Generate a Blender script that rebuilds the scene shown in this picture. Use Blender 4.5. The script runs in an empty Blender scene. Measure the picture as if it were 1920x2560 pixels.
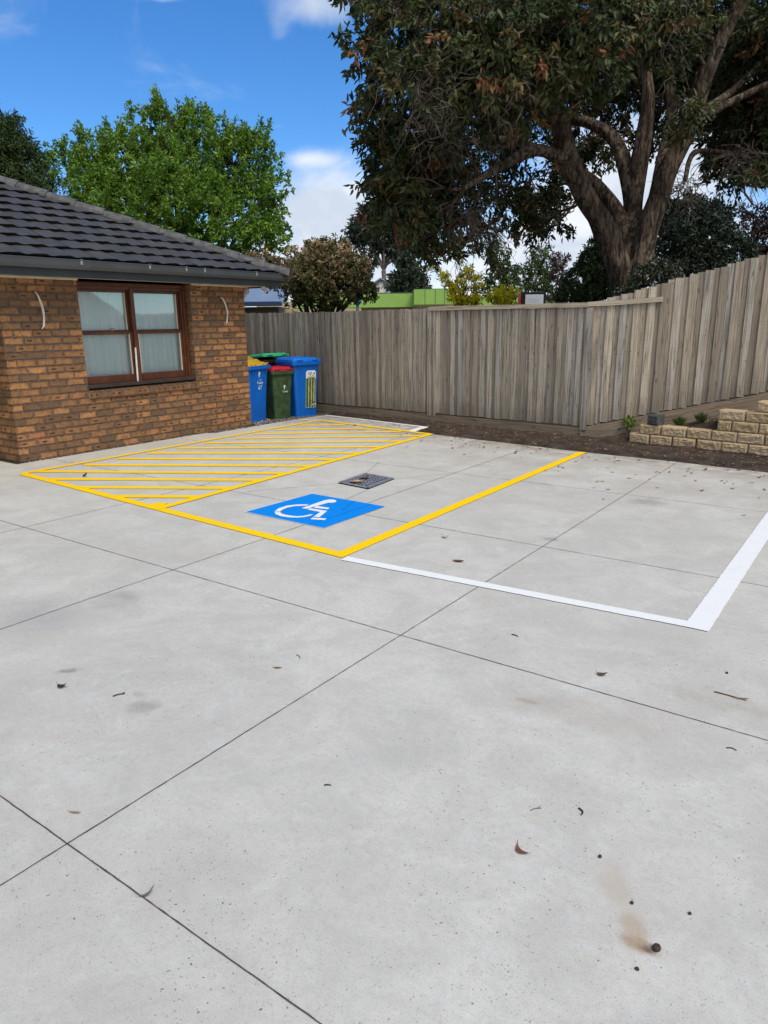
import bpy, math, random
import numpy as np
from mathutils import Vector, Matrix, noise as mnoise
random.seed(7); rng = np.random.default_rng(11)
R_ = math.radians
scene = bpy.context.scene
COL = scene.collection

# ------------------------------------------------------------ camera
FPX, CW, CH, EYE = 1785.0, 1920, 2560, 1.6
def _cam():
    pi, ro, yaw = R_(14.89), R_(-0.68), R_(-35.64)
    R0 = Matrix(((1, 0, 0), (0, 0, -1), (0, 1, 0)))
    c, s = math.cos(pi), math.sin(pi); Rp = Matrix(((1, 0, 0), (0, c, -s), (0, s, c)))
    c, s = math.cos(ro), math.sin(ro); Rr = Matrix(((c, -s, 0), (s, c, 0), (0, 0, 1)))
    c, s = math.cos(yaw), math.sin(yaw); Rz = Matrix(((c, -s, 0), (s, c, 0), (0, 0, 1)))
    return Rr @ Rp @ R0 @ Rz
CR = _cam()
cd = bpy.data.cameras.new('camera'); cam = bpy.data.objects.new('camera', cd); COL.objects.link(cam)
cd.sensor_fit = 'VERTICAL'; cd.sensor_height = 24; cd.lens = FPX / CH * 24; cd.clip_end = 2000; cd.clip_start = 0.05
M = Matrix((CR[0], -CR[1], -CR[2])).transposed().to_4x4(); M.translation = (0, 0, EYE)
cam.matrix_world = M; scene.camera = cam

# survey helpers: where a sight line meets a real surface (u, v on the 1659 wide survey sheet)
KU = 1920 / 1659
def ray(u, v):
    return CR.transposed() @ Vector(((u * KU - 960) / FPX, (v * KU - 1280) / FPX, 1.0))
def G(u, v, z=0.0):
    r = ray(u, v); return Vector((0, 0, EYE)) + r * ((z - EYE) / r.z)
def D(u, v, d): return Vector((0, 0, EYE)) + ray(u, v) * d
def ONX(u, v, x):
    r = ray(u, v); return Vector((0, 0, EYE)) + r * (x / r.x)
def ONP(u, v, p, n):
    r = ray(u, v); o = Vector((0, 0, EYE)); n = Vector(n)
    return o + r * ((Vector(p) - o).dot(n) / r.dot(n))
def PXM(px, d): return px * KU * d / FPX          # survey pixels -> metres at depth d

# ------------------------------------------------------------ light
scene.view_settings.view_transform = 'Standard'; scene.view_settings.look = 'None'
scene.view_settings.gamma = 1; scene.view_settings.exposure = 0.95
SUN_EL, SUN_AZ = 54, 112          # azimuth clockwise from +Y
sd = bpy.data.lights.new('sun', 'SUN'); sd.energy = 1.5; sd.angle = R_(28); sd.color = (1, .93, .83)
so = bpy.data.objects.new('sun', sd); COL.objects.link(so)
sv = Vector((math.sin(R_(SUN_AZ)) * math.cos(R_(SUN_EL)), math.cos(R_(SUN_AZ)) * math.cos(R_(SUN_EL)), math.sin(R_(SUN_EL))))
so.rotation_euler = sv.to_track_quat('Z', 'Y').to_euler(); so.location = sv * 50

class NT:
    """small helper round a node tree"""
    def __init__(s, tree): s.t = tree; tree.nodes.clear()
    def n(s, typ, **kw):
        o = s.t.nodes.new(typ)
        for k, v in kw.items(): setattr(o, k, v)
        return o
    def link(s, a, b): s.t.links.new(a, b)
    def put(s, sock, v):
        if v is None: return
        if hasattr(v, 'links') or isinstance(v, bpy.types.NodeSocket): s.link(v, sock)
        else:
            if isinstance(v, tuple) and len(v) == 3 and sock.type == 'RGBA': v = (*v, 1)
            sock.default_value = v
    def m(s, op, a, b=None, c=None, clamp=False):
        o = s.n('ShaderNodeMath', operation=op, use_clamp=clamp)
        for i, x in enumerate((a, b, c)):
            if x is not None: s.put(o.inputs[i], x)
        return o.outputs[0]
    def vm(s, op, a, b=None):
        o = s.n('ShaderNodeVectorMath', operation=op); s.put(o.inputs[0], a)
        if b is not None: s.put(o.inputs[1], b)
        return o.outputs['Value'] if op in ('LENGTH', 'DOT_PRODUCT', 'DISTANCE') else o.outputs[0]
    def noise(s, vec, scale, detail=4, rough=.55, dist=0.0, col=False):
        o = s.n('ShaderNodeTexNoise'); s.put(o.inputs['Vector'], vec); o.inputs['Scale'].default_value = scale
        o.inputs['Detail'].default_value = detail; o.inputs['Roughness'].default_value = rough; o.inputs['Distortion'].default_value = dist
        return o.outputs['Color'] if col else o.outputs['Fac']
    def voro(s, vec, scale, feat='F1', out='Distance', rnd=1):
        o = s.n('ShaderNodeTexVoronoi', feature=feat); s.put(o.inputs['Vector'], vec); o.inputs['Scale'].default_value = scale
        o.inputs['Randomness'].default_value = rnd; return o.outputs[out]
    def ramp(s, fac, stops, interp='LINEAR'):
        o = s.n('ShaderNodeValToRGB'); s.put(o.inputs[0], fac); cr = o.color_ramp; cr.interpolation = interp
        while len(cr.elements) < len(stops): cr.elements.new(.5)
        for e, (p, c) in zip(cr.elements, stops):
            e.position = p; e.color = (*c, 1) if not isinstance(c, (int, float)) else (c, c, c, 1)
        return o.outputs[0]
    def mix(s, f, a, b, mode='MIX'):
        o = s.n('ShaderNodeMix', data_type='RGBA', blend_type=mode, clamp_factor=True)
        s.put(o.inputs[0], f); s.put(o.inputs[6], a); s.put(o.inputs[7], b); return o.outputs[2]
    def step(s, x, lo, hi, a=0.0, b=1.0):
        o = s.n('ShaderNodeMapRange', interpolation_type='SMOOTHSTEP'); s.put(o.inputs[0], x)
        for i, v in enumerate((lo, hi, a, b)): o.inputs[i + 1].default_value = v
        return o.outputs[0]
    def attr(s, name, out='Fac'): return s.n('ShaderNodeAttribute', attribute_name=name).outputs[out]
    def obj(s): return s.n('ShaderNodeTexCoord').outputs['Object']
    def pos(s): return s.n('ShaderNodeNewGeometry').outputs['Position']
    def sep(s, v):
        o = s.n('ShaderNodeSeparateXYZ'); s.put(o.inputs[0], v); return o.outputs
    def comb(s, x, y, z=0.0):
        o = s.n('ShaderNodeCombineXYZ'); s.put(o.inputs[0], x); s.put(o.inputs[1], y); s.put(o.inputs[2], z); return o.outputs[0]
    def scale(s, v, sx, sy, sz): return s.vm('MULTIPLY', v, (sx, sy, sz))
    def bump(s, h, strength=.3, dist=.01):
        o = s.n('ShaderNodeBump'); s.put(o.inputs['Height'], h); o.inputs['Strength'].default_value = strength; o.inputs['Distance'].default_value = dist
        return o.outputs[0]
    def out(s, color, rough=.8, bump=None, metal=0.0, spec=.5, trans=None):
        p = s.n('ShaderNodeBsdfPrincipled'); s.put(p.inputs['Base Color'], color); s.put(p.inputs['Roughness'], rough)
        p.inputs['Metallic'].default_value = metal; p.inputs['Specular IOR Level'].default_value = spec
        if bump is not None: s.link(bump, p.inputs['Normal'])
        sh = p.outputs[0]
        if trans is not None:
            t = s.n('ShaderNodeBsdfTranslucent'); s.put(t.inputs[0], trans[1]); x = s.n('ShaderNodeMixShader')
            x.inputs[0].default_value = trans[0]; s.link(sh, x.inputs[1]); s.link(t.outputs[0], x.inputs[2]); sh = x.outputs[0]
        o = s.n('ShaderNodeOutputMaterial'); s.link(sh, o.inputs[0])
def material(name, fn):
    m = bpy.data.materials.new(name); m.use_nodes = True; fn(NT(m.node_tree)); return m

# ------------------------------------------------------------ sky: NISHITA plus procedural cloud banks by direction
def make_world():
    w = bpy.data.worlds.new('World'); scene.world = w; w.use_nodes = True; t = NT(w.node_tree)
    sky = t.n('ShaderNodeTexSky', sky_type='NISHITA'); sky.sun_disc = False
    sky.sun_elevation = R_(SUN_EL); sky.sun_rotation = R_(SUN_AZ); sky.dust_density = .2; sky.ozone_density = 3.0; sky.air_density = 1.0
    hs = t.n('ShaderNodeHueSaturation'); hs.inputs['Saturation'].default_value = 1.27; hs.inputs['Value'].default_value = 1.0; t.link(sky.outputs[0], hs.inputs['Color'])
    skc = t.mix(1.0, hs.outputs[0], (0.78, 1.0, 1.22), 'MULTIPLY')
    d = t.n('ShaderNodeTexCoord').outputs['Generated']; x, y, z = t.sep(d)
    az = t.m('ARCTAN2', x, y); el = t.m('ARCSINE', z)
    bias = None
    for u, v, su, sv_, amp in ((700, 470, 130, 95, .85), (690, 10, 100, 60, .75), (600, 70, 28, 34, .35), (345, -8, 60, 12, .5), (670, 342, 60, 18, .42),
                               (600, 272, 20, 8, .3), (900, 620, 500, 150, .5), (1250, 500, 260, 220, .5), (1500, 360, 250, 160, .5), (510, 93, 16, 8, .25)):
        r = ray(u, v).normalized(); a0 = math.atan2(r.x, r.y); e0 = math.asin(r.z)
        r1 = ray(u + su, v).normalized(); r2 = ray(u, v - sv_).normalized()
        sa = abs(math.atan2(r1.x, r1.y) - a0); se = abs(math.asin(r2.z) - e0)
        p = t.m('POWER', t.m('DIVIDE', t.m('SUBTRACT', az, a0), sa), 2.0); q = t.m('POWER', t.m('DIVIDE', t.m('SUBTRACT', el, e0), se), 2.0)
        g = t.m('MULTIPLY', t.m('EXPONENT', t.m('MULTIPLY', t.m('ADD', p, q), -.8)), amp)
        bias = g if bias is None else t.m('ADD', bias, g)
    beh = t.m('MULTIPLY', t.m('SUBTRACT', 0.35, t.vm('DOT_PRODUCT', d, tuple(ray(830, 900).normalized()))), .7, clamp=True)   # unseen broken overcast behind the viewer and overhead, added for soft light
    dd = t.scale(d, 1, 1, 1.7)
    n1 = t.noise(dd, 6.0, 8, .58, .5); n2 = t.noise(dd, 2.4, 3, .5)
    s_ = t.m('ADD', t.m('ADD', t.m('MULTIPLY', t.m('SUBTRACT', n1, .5), 1.5), t.m('MULTIPLY', t.m('SUBTRACT', n2, .5), .35)), t.m('ADD', bias, beh))
    mask = t.step(s_, .06, .78)
    cc = t.mix(t.step(t.noise(dd, 9, 5), .36, .64), (.60, .68, .80), (.86, .90, .97))
    b1 = t.n('ShaderNodeBackground'); t.link(skc, b1.inputs[0]); b1.inputs[1].default_value = .07
    b2 = t.n('ShaderNodeBackground'); t.link(cc, b2.inputs[0]); b2.inputs[1].default_value = .56
    mx = t.n('ShaderNodeMixShader'); t.link(mask, mx.inputs[0]); t.link(b1.outputs[0], mx.inputs[1]); t.link(b2.outputs[0], mx.inputs[2])
    o = t.n('ShaderNodeOutputWorld'); t.link(mx.outputs[0], o.inputs[0])
make_world()

# ------------------------------------------------------------ object helpers
def tag(o, label=None, cat=None, group=None, kind=None):
    if label: o['label'] = label
    if cat: o['category'] = cat
    if group: o['group'] = group
    if kind: o['kind'] = kind
    return o
def empty(name, loc=(0, 0, 0), rz=0.0, label=None, cat=None, group=None):
    o = bpy.data.objects.new(name, None); o.empty_display_size = .2; COL.objects.link(o); o.location = loc; o.rotation_euler = (0, 0, rz)
    return tag(o, label, cat, group)
class MB:
    """collects shapes and links them as ONE mesh object"""
    def __init__(s): s.v = []; s.f = []; s.a = []; s.mi = []; s.uv = {}
    def add(s, vs, fs, a=0.0, mi=0):
        b = len(s.v); s.v += [tuple(x) for x in vs]
        for f in fs: s.f.append(tuple(i + b for i in f)); s.a.append(a); s.mi.append(mi)
        return b
    def box(s, c, sz, rot=None, a=0.0, mi=0, bev=0.0):
        hx, hy, hz = (q / 2 for q in sz); c = Vector(c)
        if bev > 0:
            prof = []
            vs = []
            for zz, ins in ((-hz, bev), (-hz + bev, 0), (hz - bev, 0), (hz, bev)):
                for sx, sy in ((-1, -1), (1, -1), (1, 1), (-1, 1)):
                    ex, ey = hx - ins, hy - ins
                    k = bev - ins * .999
                    if sx * sy > 0: vs += [(sx * ex, sy * (ey - k), zz), (sx * (ex - k), sy * ey, zz)]
                    else: vs += [(sx * (ex - k), sy * ey, zz), (sx * ex, sy * (ey - k), zz)]
            fs = [tuple(range(7, -1, -1)), tuple(range(24, 32))]
            for k in range(3):
                for i in range(8): fs.append((k * 8 + i, k * 8 + (i + 1) % 8, k * 8 + 8 + (i + 1) % 8, k * 8 + 8 + i))
        else:
            vs = [(x, y, z) for z in (-hz, hz) for x, y in ((-hx, -hy), (hx, -hy), (hx, hy), (-hx, hy))]
            fs = [(3, 2, 1, 0), (4, 5, 6, 7), (0, 1, 5, 4), (1, 2, 6, 5), (2, 3, 7, 6), (3, 0, 4, 7)]
        vs = [Vector(p) for p in vs]
        if rot is not None: vs = [rot @ p for p in vs]
        s.add([p + c for p in vs], fs, a, mi)
    def tube(s, pts, rad, n=8, a=0.0, cap=True, mi=0, wob=0.0):
        pts = [Vector(p) for p in pts]; rad = [rad] * len(pts) if isinstance(rad, (int, float)) else rad
        vs = []; ref = None
        for i, p in enumerate(pts):
            tdir = (pts[min(i + 1, len(pts) - 1)] - pts[max(i - 1, 0)]).normalized()
            if ref is None: ref = tdir.orthogonal().normalized()
            else: ref = (ref - tdir * ref.dot(tdir)).normalized()
            b = tdir.cross(ref)
            for k in range(n):
                t = 2 * math.pi * k / n; rr = rad[i] * (1 + (wob * (mnoise.noise(Vector((math.cos(t) * 1.7 + p.x, math.sin(t) * 1.7 + p.y, p.z * .9))) if wob else 0)))
                vs.append(p + (ref * math.cos(t) + b * math.sin(t)) * rr)
        fs = [(i * n + k, i * n + (k + 1) % n, (i + 1) * n + (k + 1) % n, (i + 1) * n + k) for i in range(len(pts) - 1) for k in range(n)]
        if cap: fs += [tuple(range(n - 1, -1, -1)), tuple(range((len(pts) - 1) * n, len(pts) * n))]
        s.add(vs, fs, a, mi)
    def loft(s, rings, cap0=True, cap1=True, a=0.0, mi=0):
        n = len(rings[0]); vs = [p for r in rings for p in r]
        fs = [(i * n + k, i * n + (k + 1) % n, (i + 1) * n + (k + 1) % n, (i + 1) * n + k) for i in range(len(rings) - 1) for k in range(n)]
        if cap0: fs.append(tuple(range(n - 1, -1, -1)))
        if cap1: fs.append(tuple(range((len(rings) - 1) * n, len(rings) * n)))
        s.add(vs, fs, a, mi)
    def build(s, name, mats, parent=None, smooth=False):
        me = bpy.data.meshes.new(name); me.from_pydata(s.v, [], s.f)
        for m in (mats if isinstance(mats, (list, tuple)) else [mats]): me.materials.append(m)
        if any(s.mi): me.polygons.foreach_set('material_index', s.mi)
        at = me.attributes.new('rnd', 'FLOAT', 'FACE'); at.data.foreach_set('value', np.array(s.a, dtype=np.float32))
        for k, arr in s.uv.items():
            q = me.attributes.new(k, 'FLOAT_VECTOR', 'POINT'); q.data.foreach_set('vector', np.array(arr, dtype=np.float32).ravel())
        if smooth: me.polygons.foreach_set('use_smooth', [True] * len(me.polygons))
        me.update(); o = bpy.data.objects.new(name, me); COL.objects.link(o)
        if parent is not None: o.parent = parent
        return o
def np_mesh(name, V, F, mats, parent=None, rnd=None, smooth=False):
    me = bpy.data.meshes.new(name); n = F.shape[1]
    me.vertices.add(len(V)); me.vertices.foreach_set('co', V.astype(np.float32).ravel())
    me.loops.add(F.size); me.loops.foreach_set('vertex_index', F.astype(np.int32).ravel())
    me.polygons.add(len(F)); me.polygons.foreach_set('loop_start', np.arange(0, F.size, n, dtype=np.int32))
    me.update(calc_edges=True); me.materials.append(mats)
    if rnd is not None:
        at = me.attributes.new('rnd', 'FLOAT', 'FACE'); at.data.foreach_set('value', rnd.astype(np.float32))
    if smooth: me.polygons.foreach_set('use_smooth', [True] * len(me.polygons))
    o = bpy.data.objects.new(name, me); COL.objects.link(o)
    if parent is not None: o.parent = parent
    return o
def rrect(w, d, r, z, cx=0.0, cy=0.0, n=5):
    out = []
    for qx, qy, a0 in ((1, 1, 0), (-1, 1, 90), (-1, -1, 180), (1, -1, 270)):
        for i in range(n):
            t = R_(a0 + 90 * i / (n - 1)); out.append(Vector((cx + qx * (w / 2 - r) + r * math.cos(t), cy + qy * (d / 2 - r) + r * math.sin(t), z)))
    return out
def text_part(name, body, size, mat, parent, mtx, thick=.0008):
    cu = bpy.data.curves.new(name, 'FONT'); cu.body = body; cu.size = size; cu.extrude = thick; cu.align_x = 'CENTER'; cu.align_y = 'CENTER'
    tmp = bpy.data.objects.new(name, cu); COL.objects.link(tmp); dg = bpy.context.evaluated_depsgraph_get()
    me = bpy.data.meshes.new_from_object(tmp.evaluated_get(dg)); bpy.data.objects.remove(tmp)
    me.materials.clear(); me.materials.append(mat); o = bpy.data.objects.new(name, me); COL.objects.link(o); o.parent = parent; o.matrix_local = mtx
    return o

# ------------------------------------------------------------ materials
def plain(name, c, rough=.5, var=.12, scale=12, metal=0.0, spec=.5, bumpy=0.0):
    def f(t):
        v = t.obj(); k = t.noise(v, scale, 5)
        col = t.mix(t.step(k, .3, .7), tuple(q * (1 - var) for q in c), tuple(min(1, q * (1 + var)) for q in c))
        t.out(col, rough, t.bump(t.noise(v, scale * 6, 3), bumpy, .004) if bumpy else None, metal, spec)
    return material(name, f)

STAINS = []   # (u, v, half length m, half width m, angle, colour, strength)
def m_concrete(t):
    p = t.pos(); x, y, z = t.sep(p); p2 = t.comb(x, y, 0.0)
    big = t.noise(p2, .55, 5, .6, .6); mid = t.noise(p2, 2.6, 6, .62, .8); fine = t.noise(p2, 38, 4, .6)
    warm = t.noise(t.scale(p2, 1, 1, 1), 1.1, 4, .6, 1.0)
    c = t.mix(t.step(mid, .33, .68), (.520, .500, .434), (.615, .593, .517))
    c = t.mix(t.m('MULTIPLY', t.step(big, .42, .70), .5), c, (.455, .435, .38))
    c = t.mix(t.m('MULTIPLY', t.step(warm, .5, .74), .4), c, (.52, .465, .395))
    swirl = t.noise(t.vm('ADD', t.scale(p2, 9, 34, 1), t.noise(p2, 1.3, 2, .5, 0, True)), 1.0, 3, .6)   # trowel and broom marks
    c = t.mix(t.m('MULTIPLY', t.step(swirl, .45, .75), .10), c, (.36, .36, .35))
    c = t.mix(t.m('MULTIPLY', t.step(fine, .35, .75), .30), c, (.40, .39, .365))
    mic = t.noise(p2, 190, 2, .6); c = t.mix(t.m('MULTIPLY', t.step(mic, .5, .74), .42), c, (.24, .23, .21))
    md2 = t.noise(p2, 5.5, 6, .7, 1.5); c = t.mix(t.m('MULTIPLY', t.step(md2, .52, .72), .28), c, (.40, .38, .335)); c = t.mix(t.m('MULTIPLY', t.step(md2, .48, .30), .25), c, (.66, .655, .62))
    rr_ = t.comb(t.m('ADD', t.m('MULTIPLY', x, .78), t.m('MULTIPLY', y, -.62)), t.m('ADD', t.m('MULTIPLY', x, .62), t.m('MULTIPLY', y, .78))); tyre = t.noise(t.scale(rr_, 26, .55, 1), 1.0, 4, .6); c = t.mix(t.m('MULTIPLY', t.m('MULTIPLY', t.step(tyre, .5, .7), t.step(t.noise(p2, .8, 3), .48, .62)), .3), c, (.41, .395, .36))
    # pin holes and specks
    dens = t.step(t.noise(p2, 1.7, 3), .42, .6)
    for sc, lo, hi, st in ((90, .10, .22, .8), (38, .08, .14, .9), (15, .03, .05, .9)):
        q = t.voro(t.vm('ADD', p2, t.scale(t.noise(p2, 40, 2, .5, 0, True), .02, .02, 0)), sc)
        keep = t.step(t.noise(p2, sc * .33, 1), .47, .55)
        k = t.m('MULTIPLY', t.m('MULTIPLY', t.step(q, lo, hi, 1, 0), keep), t.m('MULTIPLY', t.m('ADD', t.m('MULTIPLY', dens, .55), .45), st))
        c = t.mix(k, c, (.12, .108, .095))
    # dirty band by the soil strip and damp tan wash
    e = t.m('ADD', t.m('SUBTRACT', y, 8.15), t.m('MULTIPLY', t.m('ADD', x, 3.0), .07))
    band = t.m('MULTIPLY', t.m('MULTIPLY', t.step(e, -2.6, .5), t.step(t.noise(p2, 1.9, 5, .65), .36, .66)), t.step(x, -6.2, -4.2))
    c = t.mix(t.m('MULTIPLY', band, .5), c, (.33, .275, .215))
    edge = t.m('MULTIPLY', t.step(e, -.22, .45), t.step(t.noise(p2, 7, 4), .3, .65)); c = t.mix(t.m('MULTIPLY', edge, .55), c, (.2, .16, .12))
    for (u, v, L, W, ang, colr, st) in STAINS:
        g = G(u, v); ca, sa = math.cos(R_(ang)), math.sin(R_(ang))
        dx, dy = t.m('SUBTRACT', x, g.x), t.m('SUBTRACT', y, g.y)
        a = t.m('DIVIDE', t.m('ADD', t.m('MULTIPLY', dx, ca), t.m('MULTIPLY', dy, sa)), L); b = t.m('DIVIDE', t.m('SUBTRACT', t.m('MULTIPLY', dy, ca), t.m('MULTIPLY', dx, sa)), W)
        r = t.m('SQRT', t.m('ADD', t.m('MULTIPLY', a, a), t.m('MULTIPLY', b, b)))
        r = t.m('ADD', r, t.m('MULTIPLY', t.m('SUBTRACT', t.noise(p2, 1.1 / max(W, .02), 4), .5), 1.3))
        c = t.mix(t.m('MULTIPLY', t.step(r, .25, 1.15, 1, 0), st), c, colr)
    h = t.m('ADD', t.m('MULTIPLY', fine, .6), t.m('MULTIPLY', mic, .4))
    t.out(c, .82, t.bump(h, .22, .004), spec=.35)
BR = (.27, .2, .13); GY = (.27, .255, .235)
def stains():
    S = STAINS.append
    S((1380, 2040, .06, .03, 0, (.30, .19, .105), .8)); S((1400, 2052, .035, .012, 0, (.12, .085, .06), .8)); S((1368, 2005, .045, .085, 20, (.42, .32, .21), .65)); S((1330, 1915, .045, .16, 26, (.46, .39, .29), .5))
    S((148, 1449, .07, .03, 40, (.25, .225, .19), .7)); S((312, 1526, .08, .08, 0, GY, .55)); S((300, 1500, .05, .03, 10, BR, .3)); S((280, 1290, .12, .05, 0, (.3, .27, .23), .3))
    S((1140, 1515, .07, .025, 5, BR, .45)); S((520, 1795, .4, .05, 40, (.42, .41, .38), .22)); S((800, 1640, .6, .07, 48, (.42, .41, .38), .22))
    S((1190, 1165, .08, .05, 0, (.17, .16, .15), .45)); S((1395, 1085, .2, .14, 0, (.2, .18, .16), .45)); S((260, 1290, .1, .1, 0, GY, .0001)); S((270, 1285, .14, .09, 0, GY, .3))
    S((85, 1330, .3, .2, 0, (.38, .36, .34), .4)); S((1240, 1540, .35, .16, 0, (.36, .31, .25), .3)); S((1570, 1515, .3, .12, 0, BR, .22)); S((60, 1330, .5, .3, 20, (.33, .31, .29), .25)); S((245, 1300, .2, .12, 0, GY, .22))
stains()
STAINS = [s for s in STAINS if s[2] > .001 and s[6] > .01]
M_CONC = material('concrete', m_concrete)
M_JOINT = plain('joint_dark', (.075, .062, .052), .95, .5, 25)
def paint(name, c, dirt=.2):
    def f(t):
        p = t.pos(); n = t.noise(p, 9, 5, .6); fn = t.noise(p, 130, 3, .6)
        col = t.mix(t.m('MULTIPLY', t.step(n, .45, .75), dirt), c, tuple(q * .72 + .03 for q in c))
        col = t.mix(t.m('MULTIPLY', t.step(fn, .55, .8), .2), col, tuple(q * .6 for q in c))
        sp = t.m('MULTIPLY', t.step(t.voro(p, 40), .05, .1, 1, 0), t.step(t.noise(p, 13, 1), .52, .58)); col = t.mix(t.m('MULTIPLY', sp, .6), col, (.2, .18, .15))
        wr = t.noise(p, 55, 6, .75); col = t.mix(t.m('MULTIPLY', t.step(wr, .62, .72), .55), col, tuple(q * .45 + .17 for q in c)); t.out(col, .75, t.bump(fn, .35, .004), spec=.15)
    return material(name, f)
M_YEL = paint('yellow_paint', (.95, .60, .003), .08); M_WHT = paint('white_paint', (.80, .80, .77), .18); M_BLU = paint('blue_paint', (.0, .235, .74), .15)
def m_brick(t):
    r = t.attr('rnd'); uv = t.attr('loc', 'Vector'); u, v, w = t.sep(uv); p = t.obj()
    rn = t.n('ShaderNodeTexWhiteNoise', noise_dimensions='1D'); t.link(t.m('MULTIPLY', r, 917.3), rn.inputs['W']); r2 = rn.outputs['Value']
    c = t.ramp(r, [(0, (.15, .09, .05)), (.2, (.20, .108, .053)), (.4, (.25, .13, .055)), (.56, (.305, .153, .064)), (.72, (.37, .178, .072)), (.88, (.44, .22, .085)), (1, (.38, .16, .07))])
    pp = t.vm('ADD', p, t.scale(t.comb(r, r2, r), 31, 17, 23))
    n = t.noise(pp, 14, 5, .65); c = t.mix(t.m('MULTIPLY', t.step(n, .42, .72), .5), c, (.11, .066, .038))
    edge = t.m('MAXIMUM', t.step(t.m('ABSOLUTE', u), .085, .118), t.step(t.m('ABSOLUTE', v), .022, .038))
    c = t.mix(t.m('MULTIPLY', edge, t.m('MULTIPLY', t.step(n, .3, .55), .7)), c, (.085, .055, .036))
    # iron specks, a large iron burn on some bricks
    k = t.m('MULTIPLY', t.step(t.voro(pp, 62), .2, .36, 1, 0), t.step(t.noise(pp, 23, 2), .44, .56)); c = t.mix(t.m('MULTIPLY', k, .85), c, (.045, .022, .014))
    k = t.m('MULTIPLY', t.step(t.voro(pp, 30), .15, .26, 1, 0), t.step(t.noise(pp, 11, 2), .48, .58)); c = t.mix(t.m('MULTIPLY', k, .85), c, (.06, .024, .014))
    du = t.m('ADD', u, t.m('MULTIPLY', t.m('SUBTRACT', r2, .5), .1))
    d = t.m('SQRT', t.m('ADD', t.m('POWER', t.m('DIVIDE', du, .042), 2.0), t.m('POWER', t.m('DIVIDE', v, .015), 2.0)))
    d = t.m('ADD', d, t.m('MULTIPLY', t.m('SUBTRACT', t.noise(pp, 40, 3), .5), 1.2))
    k = t.m('MULTIPLY', t.step(d, .7, 1.0, 1, 0), t.m('GREATER_THAN', r2, .74)); c = t.mix(t.m('MULTIPLY', k, .88), c, (.045, .018, .014))
    t.out(c, .85, t.bump(t.noise(pp, 60, 4, .6), .45, .006), spec=.3)
M_BRICK = material('brick', m_brick)
M_MORTAR = plain('mortar', (.175, .14, .115), .95, .25, 30, bumpy=.4)
def m_timber(warm, mul=1.0):
    def f(t):
        p = t.obj(); r = t.attr('rnd'); loc = t.attr('loc', 'Vector'); u, v, w = t.sep(loc)     # u across board, v up the board
        off = t.m('MULTIPLY', r, 57.0); q = t.comb(t.m('ADD', u, off), t.m('MULTIPLY', v, 1.0), off)
        wob = t.vm('ADD', q, t.scale(t.noise(t.scale(q, 3, 1.2, 1), 1.6, 2, .5, 0, True), .03, 0, 0))
        g = t.noise(t.scale(wob, 62, 1.6, 1), 1.0, 6, .65); g2 = t.noise(t.scale(wob, 170, 3.2, 1), 1.0, 4, .6); b = t.noise(t.scale(q, 7, .75, 1), 1.0, 3, .55)
        base = t.ramp(r, [(0, (.27, .225, .17)), (.3, (.38, .32, .24)), (.6, (.46, .385, .285)), (.85, (.53, .455, .35)), (1, (.41, .38, .335))]) if warm else \
            t.ramp(r, [(0, (.26, .23, .185)), (.3, (.37, .325, .26)), (.6, (.45, .39, .305)), (.85, (.52, .46, .37)), (1, (.41, .385, .35))])
        c = t.mix(t.m('MULTIPLY', t.step(g, .42, .66), .74), base, (.15, .125, .10)); c = t.mix(t.m('MULTIPLY', t.step(g2, .5, .74), .6), c, (.09, .075, .06))
        c = t.mix(t.m('MULTIPLY', t.step(b, .54, .72), .5), c, (.15, .143, .135)); c = t.mix(t.m('MULTIPLY', t.step(b, .46, .28), .4), c, (.33, .27, .20))
        # knots
        kq = t.comb(t.m('ADD', t.m('MULTIPLY', u, 11.0), off), t.m('ADD', t.m('MULTIPLY', v, 3.4), off), off)
        kd = t.m('ADD', t.voro(kq, 1.0), t.m('MULTIPLY', t.m('SUBTRACT', r, .5), .08)); ring = t.step(kd, .05, .12, 1, 0); c = t.mix(t.m('MULTIPLY', ring, .7), c, (.10, .072, .05))
        halo = t.m('MULTIPLY', t.step(kd, .10, .30, 1, 0), t.step(t.noise(t.scale(kq, 30, 6, 1), 1, 2), .4, .7)); c = t.mix(t.m('MULTIPLY', halo, .45), c, (.13, .10, .075))
        c = t.mix(t.m('MULTIPLY', t.step(t.m('ABSOLUTE', w), .84, 1.0), .42), c, (.08, .066, .055)); cr_ = t.noise(t.scale(q, 20, .5, 1), 1.0, 2, .4); c = t.mix(t.m('MULTIPLY', t.step(t.m('ABSOLUTE', t.m('SUBTRACT', cr_, .5)), .012, .0), .75), c, (.05, .042, .035))
        # sawn cross marks, nail heads, damp feet, board edges darkened for the shade in the gaps
        saw = t.noise(t.scale(q, 4, 120, 1), 1.0, 2); c = t.mix(t.m('MULTIPLY', t.step(saw, .5, .75), .22), c, (.13, .115, .095))
        for nz in (.16, .92, 1.62):
            dn = t.m('SQRT', t.m('ADD', t.m('POWER', t.m('SUBTRACT', t.m('ABSOLUTE', u), .026), 2.0), t.m('POWER', t.m('SUBTRACT', t.m('ADD', v, t.m('MULTIPLY', r, .03)), nz), 2.0)))
            c = t.mix(t.m('MULTIPLY', t.step(dn, .003, .007, 1, 0), .8), c, (.04, .035, .03))
        c = t.mix(t.m('MULTIPLY', t.step(t.m('ADD', v, t.m('MULTIPLY', g, .25)), .1, .42, 1, 0), .4), c, (.12, .098, .075))
        if mul != 1.0: c = t.mix(1.0, c, (mul, mul * .93, mul * .86), 'MULTIPLY')
        t.out(c, .9, t.bump(t.m('ADD', g, t.m('MULTIPLY', g2, .5)), .5, .006), spec=.2)
    return f
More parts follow.
